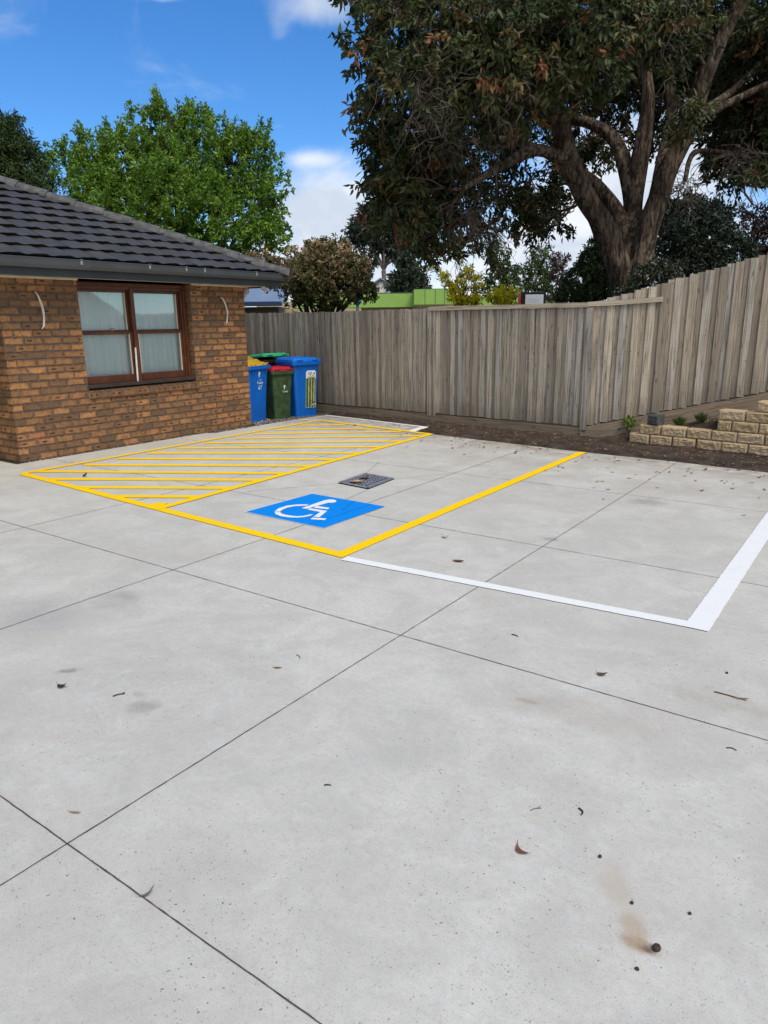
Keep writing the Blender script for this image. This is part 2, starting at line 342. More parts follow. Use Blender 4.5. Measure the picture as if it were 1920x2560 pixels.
M_PAL1 = material('weathered_paling_grey', m_timber(False)); M_PAL2 = material('weathered_paling_tan', m_timber(True)); M_PLN = material('damp_plinth', m_timber(True, .72))
def m_tile(t):
    p = t.obj(); r = t.attr('rnd'); n = t.noise(p, 5, 6, .65); f = t.noise(p, 60, 4, .6)
    c = t.mix(r, (.042, .040, .037), (.056, .054, .050)); c = t.mix(t.m('MULTIPLY', t.step(n, .45, .75), .5), c, (.09, .088, .087)); c = t.mix(t.m('MULTIPLY', t.step(f, .5, .8), .3), c, (.02, .02, .022))
    st = t.noise(t.scale(p, 2, 20, 2), 1.0, 4); c = t.mix(t.m('MULTIPLY', t.step(st, .52, .75), .3), c, (.10, .097, .095))
    t.out(c, .62, t.bump(f, .25, .004), spec=.45)
M_TILE = material('roof_tile', m_tile); M_CAP = plain('ridge_cap_mortar', (.088, .086, .082), .75, .4, 9, bumpy=.3)
M_GUT = plain('gutter_grey', (.056, .060, .062), .38, .12, 3, spec=.5); M_FASC = plain('fascia_grey', (.040, .043, .044), .5, .15, 3)
M_CREAM = plain('cream_paint', (.62, .57, .46), .6, .1, 6); M_PVC = plain('pvc', (.6, .58, .52), .4, .08, 6); M_CLIP = plain('clip_metal', (.25, .26, .27), .45, .1, 20)
def m_stain(t):
    p = t.obj(); g = t.noise(t.scale(p, 40, 40, 4), 1.0, 5, .6); g3 = t.noise(p, 5, 4)
    c = t.mix(t.step(g, .35, .7), (.115, .036, .014), (.06, .02, .010)); c = t.mix(t.m('MULTIPLY', t.step(g3, .5, .75), .5), c, (.165, .058, .022))
    t.out(c, .35, spec=.5)
M_STAIN = material('stained_timber', m_stain)
def m_glass(t):
    g = t.n('ShaderNodeBsdfGlossy'); g.inputs['Roughness'].default_value = .02; g.inputs[0].default_value = (.9, .95, 1, 1)
    tr = t.n('ShaderNodeBsdfTransparent'); tr.inputs[0].default_value = (.95, .985, .98, 1); fr = t.n('ShaderNodeFresnel'); fr.inputs[0].default_value = 1.5
    mx = t.n('ShaderNodeMixShader'); t.link(t.m('ADD', fr.outputs[0], .05), mx.inputs[0]); t.link(tr.outputs[0], mx.inputs[1]); t.link(g.outputs[0], mx.inputs[2])
    o = t.n('ShaderNodeOutputMaterial'); t.link(mx.outputs[0], o.inputs[0])
M_GLASS = material('window_glass', m_glass)
def m_blind(t):
    p = t.obj(); x, y, z = t.sep(p); wv = t.noise(t.scale(p, 200, 200, 200), 1, 2)
    fold = t.step(t.m('ABSOLUTE', t.m('SUBTRACT', t.m('FRACT', t.m('MULTIPLY', y, 9.1)), .5)), .42, .5)
    c = t.mix(t.m('MULTIPLY', fold, .35), (.90, .93, .91), (.62, .67, .67)); c = t.mix(t.m('MULTIPLY', t.step(wv, .4, .7), .12), c, (.6, .65, .65)); t.out(c, .9, spec=.2)
M_BLIND = material('blind_fabric', m_blind)
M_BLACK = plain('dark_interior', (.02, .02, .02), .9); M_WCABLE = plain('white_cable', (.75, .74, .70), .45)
def m_soil(t):
    p = t.pos(); n = t.noise(p, 5, 6, .65); f = t.noise(p, 70, 5, .7)
    c = t.mix(t.step(n, .35, .68), (.045, .033, .025), (.105, .080, .060)); c = t.mix(t.m('MULTIPLY', t.step(f, .45, .72), .7), c, (.022, .016, .013))
    k = t.step(t.voro(p, 55), .12, .26, 1, 0); c = t.mix(t.m('MULTIPLY', t.m('MULTIPLY', k, t.step(t.noise(p, 21, 2), .5, .6)), .7), c, (.2, .165, .13))
    t.out(c, .95, t.bump(f, .9, .02), spec=.15)
M_SOIL = material('soil', m_soil)
def m_ground(t):
    p = t.pos(); n = t.noise(p, .4, 6, .65); f = t.noise(p, 9, 5, .7)
    c = t.mix(t.step(n, .35, .68), (.05, .075, .025), (.12, .11, .06)); c = t.mix(t.m('MULTIPLY', t.step(f, .45, .72), .6), c, (.03, .045, .016)); t.out(c, .95, spec=.1)
M_GROUND = material('grass_ground', m_ground)
def m_block(t):
    p = t.obj(); r = t.attr('rnd'); n = t.noise(p, 11, 6, .7); f = t.noise(p, 60, 4, .65)
    c = t.mix(r, (.41, .30, .17), (.51, .385, .235)); c = t.mix(t.m('MULTIPLY', t.step(n, .54, .74), .5), c, (.20, .15, .095)); c = t.mix(t.m('MULTIPLY', t.step(f, .55, .8), .45), c, (.24, .18, .115))
    c = t.mix(t.m('MULTIPLY', t.step(t.noise(p, 3, 3), .55, .72), .4), c, (.36, .34, .31)); t.out(c, .92, t.bump(t.m('ADD', f, n), .7, .012), spec=.2)
M_BLOCK = material('limestone_block', m_block)
M_GBLOCK = plain('charcoal_block', (.065, .066, .07), .9, .25, 20, bumpy=.5)
def m_leaf(name, stops, trans=.18, rough=.42, spec=.5):
    def f(t):
        r = t.attr('rnd'); p = t.obj(); c = t.ramp(r, stops); k = t.noise(p, 1.1, 3)
        c = t.mix(t.m('MULTIPLY', t.step(k, .35, .7), .35), c, tuple(q * .6 for q in stops[len(stops) // 2][1]))
        t.out(c, rough, spec=spec, trans=(trans, c))
    return material(name, f)
def m_bark(name, a, b, dark):
    def f(t):
        p = t.obj(); q = t.vm('ADD', p, t.scale(t.noise(p, 2.0, 3, .5, 0, True), .15, .15, .1)); fis = t.noise(t.scale(q, 17, 17, 3.6), 1.0, 6, .7, .5); pl = t.voro(t.scale(q, 15, 15, 3.4), 1.0)
        n = t.noise(p, 1.5, 4); c = t.mix(t.step(n, .35, .65), a, b); c = t.mix(t.m('MULTIPLY', t.step(fis, .44, .60), .92), c, dark); c = t.mix(t.m('MULTIPLY', t.step(pl, .45, .75), .6), c, dark)
        t.out(c, .95, t.bump(t.m('SUBTRACT', pl, t.m('MULTIPLY', fis, 1.6)), .9, .05), spec=.15)
    return material(name, f)
M_BARK = m_bark('rough_bark', (.27, .20, .14), (.13, .095, .07), (.028, .020, .015)); M_BARK2 = m_bark('pale_bark', (.30, .25, .21), (.18, .14, .12), (.09, .07, .06)); M_BARK3 = m_bark('dark_bark', (.07, .055, .042), (.045, .036, .03), (.02, .016, .013))
M_TWIG = plain('grey_twig', (.12, .095, .078), .9, .3, 20)

# ------------------------------------------------------------ ground, concrete, markings
def sheet(name, pts, z0, z1, mat, parent=None):
    m = MB(); n = len(pts)
    m.add([(x, y, z1) for x, y in pts] + [(x, y, z0) for x, y in pts], [tuple(range(n))] + [(i, n + i, n + (i + 1) % n, (i + 1) % n) for i in range(n)])
    return m.build(name, mat, parent)
SLAB_E = [(-8.37, 7.3), (-8.38, 7.64), (-8.39, 9.16), (-8.34, 9.87), (-5.92, 9.5), (-5.84, 8.93), (-5.48, 8.89), (-3.1, 8.62), (-2.0, 8.57), (-1.01, 8.46), (8, 7.75)]
conc_pts = [(-40, -14), (14, -14), (14, 7.2)] + SLAB_E[::-1] + [(-8.50, 7.2), (-8.50, 4.3), (-40, 4.3)]
gm = MB(); gm.add([(-600, -600, -.16), (600, -600, -.16), (600, 600, -.16), (-600, 600, -.16)], [(0, 1, 2, 3)])
tag(gm.build('ground', M_GROUND), kind='structure', label='grassy ground stretching away behind the fence', cat='ground')
conc = sheet('concrete_yard', conc_pts, -.14, 0, M_CONC); tag(conc, 'pale grey concrete car park with saw cut joints', 'concrete', kind='structure')
def strip_mb(mb, pts, w, z, seg=.025, jit=.0015, mi=0):
    """flat strip along a polyline with slightly ragged edges"""
    for (a, b) in zip(pts[:-1], pts[1:]):
        a, b = Vector((a[0], a[1])), Vector((b[0], b[1])); L = (b - a).length; d = (b - a) / L; nrm = Vector((-d.y, d.x)); n = max(2, int(L / seg))
        vs = []
        for i in range(n + 1):
            p = a + d * (L * i / n)
            vs += [(*(p + nrm * (w / 2 + random.uniform(-jit, jit))), z), (*(p - nrm * (w / 2 + random.uniform(-jit, jit))), z)]
        mb.add(vs, [(2 * i, 2 * i + 1, 2 * i + 3, 2 * i + 2) for i in range(n)], 0, mi)
H_ = EYE
jm = MB()
for x, y0, y1 in ((-1.225 * H_, -14, 8.55), (-2.385 * H_, -14, 8.7), (-3.565 * H_, -14, 8.88), (.0 * H_, -14, 8.4)): strip_mb(jm, [(x, y0), (x, y1)], .0046, .0025, .03, .0009)
for y, x0, x1 in ((.61 * H_, -8, 9), (1.795 * H_, -14, 9), (2.95 * H_, -8.5, 9), (4.16 * H_, -8.4, 7.7)): strip_mb(jm, [(x0, y), (x1, y)], .0042, .0026, .03, .0009)
gc = [(-4.57, 5.56), (-4.62, 6.1), (-4.19, 6.05), (-4.14, 5.51)]
for a, b in ((gc[0], tuple(G(535, 1062)[:2])), (gc[1], tuple(G(818, 999)[:2])), (gc[2], tuple(G(985, 1022)[:2])), (gc[3], tuple(G(690, 1105)[:2]))): strip_mb(jm, [a, b], .0036, .0024, .03, .0008)
for x, y0, y1 in ((-7.1, 9.28, 9.66), (-6.5, 9.2, 9.55)): strip_mb(jm, [(x, y0), (x + .03, y1)], .005, .0024)
jo = jm.build('control_joint', M_JOINT, conc)
# --- yellow shared zone with diagonal hatching
LW = .094
yA, yJ, yR, yT = Vector((-7.88, 4.03)), Vector((-5.27, 3.87)), Vector((-5.50, 8.87)), Vector((-7.93, 9.20))
hz = empty('hatched_zone', (yA.x, yA.y, 0), 0, 'yellow box filled with diagonal stripes on the concrete beside the brick wall', 'road marking')
def rel(o, pts): return [(p[0] - o.location.x, p[1] - o.location.y) for p in pts]
bm_ = MB(); strip_mb(bm_, rel(hz, [yA, yJ]), LW, .0062); strip_mb(bm_, rel(hz, [yA, yT]), LW * .9, .0066); strip_mb(bm_, rel(hz, [yT, yR]), LW, .0070); strip_mb(bm_, rel(hz, [yJ + Vector((0, -.03)), yR]), LW, .0074); bm_.build('border', M_YEL, hz)
# stripes: traced left/right ends on the ground plane
def Zl(x, y): return (x / 2.592 / KU, (1020 + y / 2.592) / KU)
def Zm(x, y): return ((580 + x / 3.072) / KU, (1020 + y / 3.072) / KU)
stripes = [(Zl(870, 628), Zl(1110, 630)), (Zl(690, 573), Zl(1340, 577)), (Zl(480, 516), Zl(1560, 521)), (Zl(290, 462), Zm(290, 556)), (Zl(200, 412), Zm(500, 505)), (Zl(520, 370), Zm(710, 448)), (Zl(740, 330), Zm(885, 398)),
           (Zl(930, 295), Zm(1060, 348)), (Zl(1130, 262), Zm(1225, 300)), (Zl(1300, 229), Zm(1380, 257)), (Zm(10, 237), Zm(1480, 215)), (Zm(140, 203), Zm(1330, 182)), (Zm(310, 169), Zm(1110, 158)), (Zm(480, 136), Zm(900, 132)), (Zm(640, 106), Zm(700, 104))]
for k, (a, b) in enumerate(stripes):
    pa, pb = G(*a), G(*b); dd_ = (pb - pa).normalized(); pa, pb = pa + dd_ * (.05 if k else .16), pb - dd_ * .06; s = MB(); strip_mb(s, rel(hz, [pa, pb]), LW * 1.16 if k else .15, .0053, .03, .002); s.build('stripe', M_YEL, hz)
# --- bay lines
yB, yC = Vector((-3.06, 3.745)), Vector((-3.10, 8.60))
bl = MB(); o0 = Vector((-5.27, 3.87)); fr = empty('parking_line', (yB.x, yB.y, 0), 0, 'yellow L shaped line framing the front and right of the wheelchair bay', 'parking line')
bl = MB(); strip_mb(bl, rel(fr, [yJ, yB + Vector((.035, 0))]), LW, .0058); strip_mb(bl, rel(fr, [yB + Vector((-.01, -.035)), yC]), LW + .006, .0063); bl.build('painted_line', M_YEL, fr)
wl = MB(); w0, w1, w2 = Vector((-3.0, 3.70)), Vector((-.70, 3.86)), Vector((-.70, 8.3))
fr2 = empty('parking_line', (w1.x, w1.y, 0), 0, 'white L shaped line marking the empty bay on the right', 'parking line')
strip_mb(wl, rel(fr2, [w0, w1 + Vector((.04, 0))]), .085, .0055, .025, .002); strip_mb(wl, rel(fr2, [w1 + Vector((0, -.05)), w2]), .125, .006, .025, .0018); wl.build('painted_line', M_WHT, fr2)
fr3 = empty('edge_line', (-8.3, 9.8, 0), 0, 'thin white painted edging on the far concrete strip below the fence', 'road marking')
e3 = MB(); strip_mb(e3, rel(fr3, [(-8.33, 9.14), (-7.95, 9.20)]), .05, .005); strip_mb(e3, rel(fr3, [(-8.30, 9.81), (-5.93, 9.45)]), .075, .0055); strip_mb(e3, rel(fr3, [(-5.97, 9.46), (-5.90, 8.95)]), .13, .006); e3.build('painted_line', M_WHT, fr3)
# --- wheelchair symbol
sy = empty('wheelchair_symbol', (-4.05, 4.63, 0), 0, 'blue painted square with a white wheelchair figure on the concrete', 'road marking')
def Zs(x, y): return G((580 + x / 3.95) / KU, (1200 + y / 3.95) / KU)
def flat(mb, pts, z): mb.add([(p[0] - sy.location.x, p[1] - sy.location.y, z) for p in pts], [tuple(range(len(pts)))])
q = MB(); flat(q, [(-4.52, 4.22), (-3.615, 4.205), (-3.60, 5.04), (-4.48, 5.06)], .005); q.build('blue_panel', M_BLU, sy)
q = MB(); flat(q, [(-4.53, 4.213), (-3.612, 4.198), (-3.602, 5.042), (-4.483, 5.063)], .0042); q.build('panel_edge', M_WHT, sy)
q = MB(); ctr = Zs(975, 217)
hx = [Zs(975 + 57 * math.cos(2 * math.pi * k / 20), 217 + 17 * math.sin(2 * math.pi * k / 20)) for k in range(20)]; flat(q, hx, .0085)
flat(q, [Zs(*p) for p in ((686, 287), (735, 294), (955, 232), (925, 205))], .0088)
flat(q, [Zs(*p) for p in ((835, 264), (964, 284), (948, 298), (808, 283))], .0085)
flat(q, [Zs(*p) for p in ((770, 287), (940, 314), (862, 378), (804, 372), (872, 325), (742, 300))], .0085)
flat(q, [Zs(*p) for p in ((795, 380), (936, 390), (914, 405), (774, 397))], .0085)
oa = [(757, 249), (640, 250), (540, 262), (460, 288), (418, 322)]; ia = [(735, 262), (620, 267), (545, 282), (495, 303), (476, 320)]
ob = [(420, 327), (430, 345), (480, 366), (560, 378), (640, 381), (710, 376), (770, 364), (803, 350)]; ib = [(476, 325), (486, 338), (520, 350), (570, 359), (640, 367), (705, 363), (745, 355), (772, 348)]
for o_, i_ in ((oa, ia), (ob, ib)):
    for k in range(len(o_) - 1): flat(q, [Zs(*o_[k]), Zs(*o_[k + 1]), Zs(*i_[k + 1]), Zs(*i_[k])], .0085)
q.build('wheelchair_figure', M_WHT, sy)
q = MB(); strip_mb(q, rel(sy, [Zs(1215, 212), Zs(1090, 305)]), .004, .0075); strip_mb(q, rel(sy, [Zs(750, 452), Zs(1385, 242)]), .003, .0075); q.build('joint_crease', plain('crease_blue', (.0, .08, .30), .7), sy)
# --- drain grate
gr = empty('drain_grate', (-4.38, 5.80, 0), 0, 'square grey metal drain grate set in the concrete', 'drain grate')
M_GAL = plain('galvanised', (.30, .315, .33), .5, .3, 20, metal=.35); M_PITSHADE = plain('pit_shade_black', (.03, .03, .033), .9)
def gl(s, t_):
    a, b, c_, d_ = (Vector(p) for p in gc); p = (a * (1 - t_) + b * t_) * (1 - s) + (d_ * (1 - t_) + c_ * t_) * s; return (p.x - gr.location.x, p.y - gr.location.y)
q = MB(); q.add([(*gl(s, t_), .0035) for s, t_ in ((0, 0), (1, 0), (1, 1), (0, 1))], [(0, 1, 2, 3)]); q.build('pit', M_PITSHADE, gr)  # near-black flat sheet stands in for the unlit pit under the bars
q = MB()
for (s0, t0, s1, t1) in ((0, 0, 1, 0), (1, 0, 1, 1), (1, 1, 0, 1), (0, 1, 0, 0)): strip_mb(q, [gl(.04 + .92 * s0, .04 + .92 * t0), gl(.04 + .92 * s1, .04 + .92 * t1)], .04, .013, .1, 0)
q.build('grate_frame', M_GAL, gr)
q = MB()
for k in range(9): strip_mb(q, [gl(.06, .1 + .1 * k), gl(.94, .1 + .1 * k)], .024, .0105, .2, 0)
for k in range(7): strip_mb(q, [gl(.13 + .123 * k, .06), gl(.13 + .123 * k, .94)], .020, .0115, .2, 0)
q.build('grate_bars', M_GAL, gr)

# ------------------------------------------------------------ soil strip and bank
FA, FB, FC = Vector((-14.0, 10.719)), Vector((-3.6, 9.82)), Vector((2.2, 11.40))     # fence line: far end, bend, right end
def fence_y(x): return FA.y + (FB.y - FA.y) * (x - FA.x) / (FB.x - FA.x) if x < FB.x else FB.y + (FC.y - FB.y) * (x - FB.x) / (FC.x - FB.x)
def slab_y(x):
    E_ = SLAB_E
    for a, b in zip(E_[3:-1], E_[4:]):
        if a[0] <= x <= b[0]: return a[1] + (b[1] - a[1]) * (x - a[0]) / max(1e-6, b[0] - a[0])
    return 9.0 if x > 0 else 9.0
def block_y(x): return 9.66 - .125 * (x + 2.3)
def soil_z(x, y):
    z = .015 + .03 * mnoise.noise(Vector((x * 2.1, y * 2.1, 0))) + .012 * mnoise.noise(Vector((x * 9, y * 9, 3))) + .006 * mnoise.noise(Vector((x * 30, y * 30, 5)))
    sy_ = slab_y(x) if x > -8.34 else 99
    z -= .045 * max(0, 1 - abs(y - sy_) / .14)
    if x < -8.34: z -= .055 * min(1, (-8.34 - x) / .12)
    if x > -3.5:
        by = block_y(x); back = min(1, max(0, (y - by) / .18)); z += back * max(0, min(2, (x + 3.3) * .22)) - .055 * max(0, 1 - abs(y - by + .10) / .22)
    return z
def grid(name, x0, x1, y0, y1, st, fz, mat, skip=None):
    nx, ny = int((x1 - x0) / st), int((y1 - y0) / st); vs = []; fs = []
    for j in range(ny + 1):
        for i in range(nx + 1):
            x = x0 + (x1 - x0) * i / nx; y = y0 + (y1 - y0) * j / ny; vs.append((x, y, fz(x, y)))
    for j in range(ny):
        for i in range(nx):
            a = j * (nx + 1) + i; c = vs[a]
            if skip and skip(c[0], c[1]): continue
            fs.append((a, a + 1, a + nx + 2, a + nx + 1))
    m = MB(); m.add(vs, fs); return m.build(name, mat, smooth=True)
inside = lambda x, y: (y < 8.55 + max(0, (-3.1 - x)) * .11 - .35 and x > -8.2) or (x > -8.25 and x < -6.1 and y < 9.35)
def soil_zc(x, y):
    if (x > -8.36 and y < slab_y(x) - .03): return -.05
    return soil_z(x, y) if y > 8.0 or x < -8.34 else -.05
tag(grid('soil', -10, 7, 7.9, 12.4, .045, soil_zc, M_SOIL), 'dark bare soil strip between the concrete and the fence', 'soil', kind='structure')

# ------------------------------------------------------------ building
WX = -8.54; YL, YR, ZT = 4.372, 8.232, 2.166; CRS = ZT / 25
bld = empty('brick_building', (WX, YL, 0), 0, 'brown brick building with a dark tiled hip roof and one window', 'building')
BO = Vector((WX, YL, 0))
class Bricks(MB):
    def brick(s, o, ux, uz, n, w, h, seed, depth=.013):
        """rock faced brick: centre o, width along ux, height along uz, out along n"""
        def edge(k, a, b): return [(a[0] + (b[0] - a[0]) * i / k, a[1] + (b[1] - a[1]) * i / k) for i in range(k)]
        hw, hh = w / 2, h / 2; ol = edge(7, (-hw, -hh), (hw, -hh)) + edge(3, (hw, -hh), (hw, hh)) + edge(7, (hw, hh), (-hw, hh)) + edge(3, (-hw, hh), (-hw, -hh))
        j = [(random.uniform(-.0018, .0018), random.uniform(-.0032, .0032)) for _ in ol]; m = len(ol); tl = random.uniform(-.002, .002)
        vs, lc = [], []
        for sc, dz in ((.004, 0), (0, -.0035), (0, -depth)):
            for (a, b), (ja, jb) in zip(ol, j):
                x = (a + ja) - math.copysign(sc, a) if abs(abs(a) - hw) < 1e-6 or sc else a + ja; y = (b + jb) - (math.copysign(sc, b) if abs(abs(b) - hh) < 1e-6 else 0)
                vs.append(o + ux * x + uz * y + n * (dz + tl)); lc.append((a, b, 0))
        fs = [tuple(range(m))] + [(k * m + (i + 1) % m, k * m + i, k * m + m + i, k * m + m + (i + 1) % m) for k in range(2) for i in range(m)]
        s.add(vs, fs, seed); s.uv.setdefault('loc', []).extend(lc)
    def box(s, *a, **k):
        n0 = len(s.v); MB.box(s, *a, **k); s.uv.setdefault('loc', []).extend([(.0, .0, 0)] * (len(s.v) - n0))
def brick_wall(mb, org, ux, n, length, courses, opening=None, start=0, x_from=0.0):
    uz = Vector((0, 0, 1)); P = .2413
    for c in range(courses):
        z = (c + .5) * CRS; x = -(.5 * P if (c + start) % 2 else 0)
        while x < length:
            a, b = max(x_from, x), min(length, x + P)
            segs = [(a, b)]
            if opening:
                o0, o1, oz0, oz1 = opening
                if oz0 < z < oz1: segs = [(a, min(b, o0)), (max(a, o1), b)]
            for s0, s1 in segs:
                if s1 - s0 > .035:
                    w = s1 - s0 - .010; mb.brick(org + ux * ((s0 + s1) / 2) + uz * z, ux, uz, n, w, CRS - .011, random.random() ** (1.0))
            x += P
OY0, OY1, OZ0 = 5.392 - YL, 7.165 - YL, 8 * CRS + .001
wb = Bricks(); V3 = Vector
brick_wall(wb, V3((0, 0, 0)), V3((0, 1, 0)), V3((1, 0, 0)), YR - YL, 25, (OY0, OY1, OZ0, 9))
brick_wall(wb, V3((-2.4, 0, 0)), V3((1, 0, 0)), V3((0, -1, 0)), 2.4, 25, None, 1)
brick_wall(wb, V3((0, YR - YL, 0)), V3((-1, 0, 0)), V3((0, 1, 0)), 6.0, 25, None, 1)
# reveal bricks (right side of the opening faces -Y)
for c in range(8, 25):
    wb.brick(V3((-.062, OY1, (c + .5) * CRS)), V3((1, 0, 0)), V3((0, 0, 1)), V3((0, -1, 0)), .112 if c % 2 else .105, CRS - .011, random.random() * .6)
    wb.brick(V3((-.062, OY0, (c + .5) * CRS)), V3((-1, 0, 0)), V3((0, 0, 1)), V3((0, 1, 0)), .108, CRS - .011, random.random() * .6)
brw = wb.build('brick_wall', M_BRICK, bld)
mm = MB()   # mortar body behind the brick faces, with the window opening left out
dW = .2
def pan(y0, y1, z0, z1): mm.box((-.0105 - dW / 2, (y0 + y1) / 2, (z0 + z1) / 2), (dW, y1 - y0, z1 - z0))
pan(.0105, OY0 - .008, -.1, ZT); pan(OY1 + .008, YR - YL - .0105, -.1, ZT); pan(OY0 - .008, OY1 + .008, -.1, OZ0 - .003)
mm.box((-1.35, .11, ZT / 2 - .05), (2.26, .2, ZT + .1)); mm.box((-3.2, YR - YL - .11, ZT / 2 - .05), (5.95, .2, ZT + .1))
mm.box((-2.35, -6, ZT / 2 - .05), (.2, 12.0, ZT + .1)); mm.box((-6.2, -2, ZT / 2 - .05), (.2, 12.2, ZT + .1))
mm.build('mortar_backing', M_MORTAR, bld)
# sloping header brick sill
sb = Bricks(); n = 21; slope = R_(14); ux = V3((0, 1, 0)); nz = V3((math.sin(slope), 0, math.cos(slope))); ofw = V3((math.cos(slope), 0, -math.sin(slope)))
for k in range(n + 1):
    yy = OY0 + (OY1 - OY0 + .04) * (k + .5) / (n + 1) - .01; w = (OY1 - OY0 + .04) / (n + 1) - .009; sd_ = random.random() * .45
    sb.brick(V3((-.045, yy, .785)) , ux, -ofw, nz, w, .15, sd_, .06)
    sb.brick(V3((.030, yy, .722)), ux, V3((0, 0, 1)), V3((1, 0, 0)), w, .094, sd_, .05)
sl = sb.build('brick_sill', M_BRICK, bld)
q = MB(); q.box((-.05, (OY0 + OY1) / 2 + .01, .725), (.135, OY1 - OY0 + .035, .075)); q.build('sill_mortar', plain('sill_mortar', (.34, .29, .25), .95, .2, 30), bld)
# window
win = empty('window', (0, 0, 0)); win.parent = bld
XF = -.120      # frame face behind wall face
y0, y1, z0, z1 = OY0 - .035, OY1 - .006, .80, ZT - .02
f = MB()
f.box((XF - .06, (y0 + y1) / 2, z1 - .0225), (.15, y1 - y0, .045), bev=.004); f.box((XF - .07, (y0 + y1) / 2, z1 - .066), (.11, y1 - y0 - .06, .042), bev=.004)
f.box((XF - .06, y0 + .02, (z0 + z1) / 2 - .02), (.15, .04, z1 - z0 - .05), bev=.004); f.box((XF - .06, y1 - .02, (z0 + z1) / 2 - .02), (.15, .04, z1 - z0 - .05), bev=.004)
f.box((XF - .068, y1 - .056, (z0 + z1) / 2 - .02), (.115, .03, z1 - z0 - .09), bev=.003); f.box((XF - .068, y0 + .056, (z0 + z1) / 2 - .02), (.115, .03, z1 - z0 - .09), bev=.003)
ym = (y0 + y1) / 2 + .0; f.box((XF - .055, ym, (z0 + z1) / 2 - .02), (.13, .052, z1 - z0 - .1), bev=.004)
f.build('window_frame', M_STAIN, win)
q = MB(); q.box((XF + .02, (y0 + y1) / 2, .828), (.20, y1 - y0, .045), bev=.006); q.build('window_sill', plain('sill_timber', (.032, .022, .02), .5, .3, 8), win)
q = MB(); sash = []
for a, b in ((y0 + .072, ym - .028), (ym + .028, y1 - .072)):
    for (zz0, zz1, xo, bot) in ((1.505, z1 - .088, XF - .075, .034), (.852, 1.515, XF - .045, .095)):
        s = MB(); st = .042; tp = .034
        s.box((xo, a + st / 2, (zz0 + zz1) / 2), (.034, st, zz1 - zz0), bev=.003); s.box((xo, b - st / 2, (zz0 + zz1) / 2), (.034, st, zz1 - zz0), bev=.003)
        s.box((xo, (a + b) / 2, zz0 + bot / 2), (.033, b - a - 2 * st, bot), bev=.003); s.box((xo, (a + b) / 2, zz1 - tp / 2), (.033, b - a - 2 * st, tp), bev=.003)
        so_ = s.build('sash', M_STAIN, win)
        for yy in (a + st + .004, b - st - .004):
            bd = MB(); bd.box((xo + .0, yy, (zz0 + bot + zz1 - tp) / 2), (.03, .009, zz1 - tp - zz0 - bot)); bd.build('glazing_bead', M_CREAM, so_)
        g = MB(); g.box((xo - .004, (a + b) / 2, (zz0 + zz1) / 2), (.005, b - a - 2 * st, zz1 - zz0 - .05)); g.build('pane', M_GLASS, so_)
lt = MB(); lt.tube([(XF - .055, ym - .32, 1.525), (XF - .055, ym - .32, 1.548)], .014, 10); lt.tube([(XF - .05, ym - .35, 1.55), (XF - .05, ym - .32, 1.56), (XF - .05, ym - .29, 1.552)], .007, 8); lt.build('latch', plain('brass', (.45, .36, .16), .35, metal=.8), win)
q = MB(); q.box((XF + .024, ym - .045, 1.07), (.012, .02, .46), Matrix.Rotation(R_(-1.5), 3, 'X')); q.build('white_strip', M_WCABLE, win)
q = MB(); N_ = 120
vs = []
for i in range(N_ + 1):
    yy = y0 + (y1 - y0) * i / N_; xx = XF - .112 + .006 * math.sin(yy * 57.2); vs += [(xx, yy, .8), (xx, yy, z1)]
q.add(vs, [(2 * i, 2 * i + 2, 2 * i + 3, 2 * i + 1) for i in range(N_)]); q.build('blind', M_BLIND, win)
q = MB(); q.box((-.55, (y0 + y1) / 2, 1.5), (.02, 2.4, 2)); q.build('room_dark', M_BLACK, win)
# roof
OV = .5; EX, EY, EZ = OV, YR - YL + .53, 2.335; PT = math.tan(R_(24.0)); RUN = 5.2; YS = -9.0
gauge = .325; ca = math.cos(R_(24)); sa = math.sin(R_(24)); slopeL = RUN / ca; nrow = int(slopeL / gauge) + 1
def tile_face(mb, fwd, side, org, width0, hip_both=False):
    """fwd: horizontal direction up the slope, side: along the eave, org: eave corner at the hip"""
    up = fwd * ca + V3((0, 0, 1)) * sa; nn = -fwd * sa + V3((0, 0, 1)) * ca; T = .305; sub = 10
    for r in range(nrow):
        s0, s1 = r * gauge, (r + 1) * gauge + .08; k0 = (r * .5) % 1.0
        ncol = int(width0 / T) + 2
        for c in range(ncol):
            rv = random.random(); ring = []
            ys = [(c - k0 + i / sub) * T for i in range(sub + 1)]
            lim0, lim1 = s0 * ca + .02, s1 * ca + .02
            if ys[-1] < lim0 - 0.0: continue
            V_ = []
            for y in ys:
                ph = (y / T + k0) % 1.0; wv = .008 * math.sin(2 * math.pi * ph) + .004 * math.sin(4 * math.pi * ph + .6)
                ya, yb = max(y, lim0), max(y, lim1)
                jt = (rv - .5) * .006
                V_.append([org + side * ya + up * (s0 + .05) + nn * .004, org + side * ya + up * s0 + nn * (.041 + wv + jt), org + side * yb + up * s1 + nn * (.006 + wv * .8)])
            vs = [p for tr in V_ for p in tr]; fs = []
            for i in range(sub): fs += [(3 * i + 3, 3 * i, 3 * i + 1, 3 * i + 4), (3 * i + 4, 3 * i + 1, 3 * i + 2, 3 * i + 5)]
            mb.add(vs, fs, rv)
rt = MB(); corner = V3((EX - .03, EY - .03, EZ + .01))
tile_face(rt, V3((-1, 0, 0)), V3((0, -1, 0)), corner, EY - YS)
tile_face(rt, V3((0, -1, 0)), V3((-1, 0, 0)), corner, 11.0)
rt.build('roof_tiles', M_TILE, bld)
q = MB()   # roof deck under the tiles, closed to the ridge
c0 = V3((EX - .04, EY - .04, EZ - .02)); rid = RUN
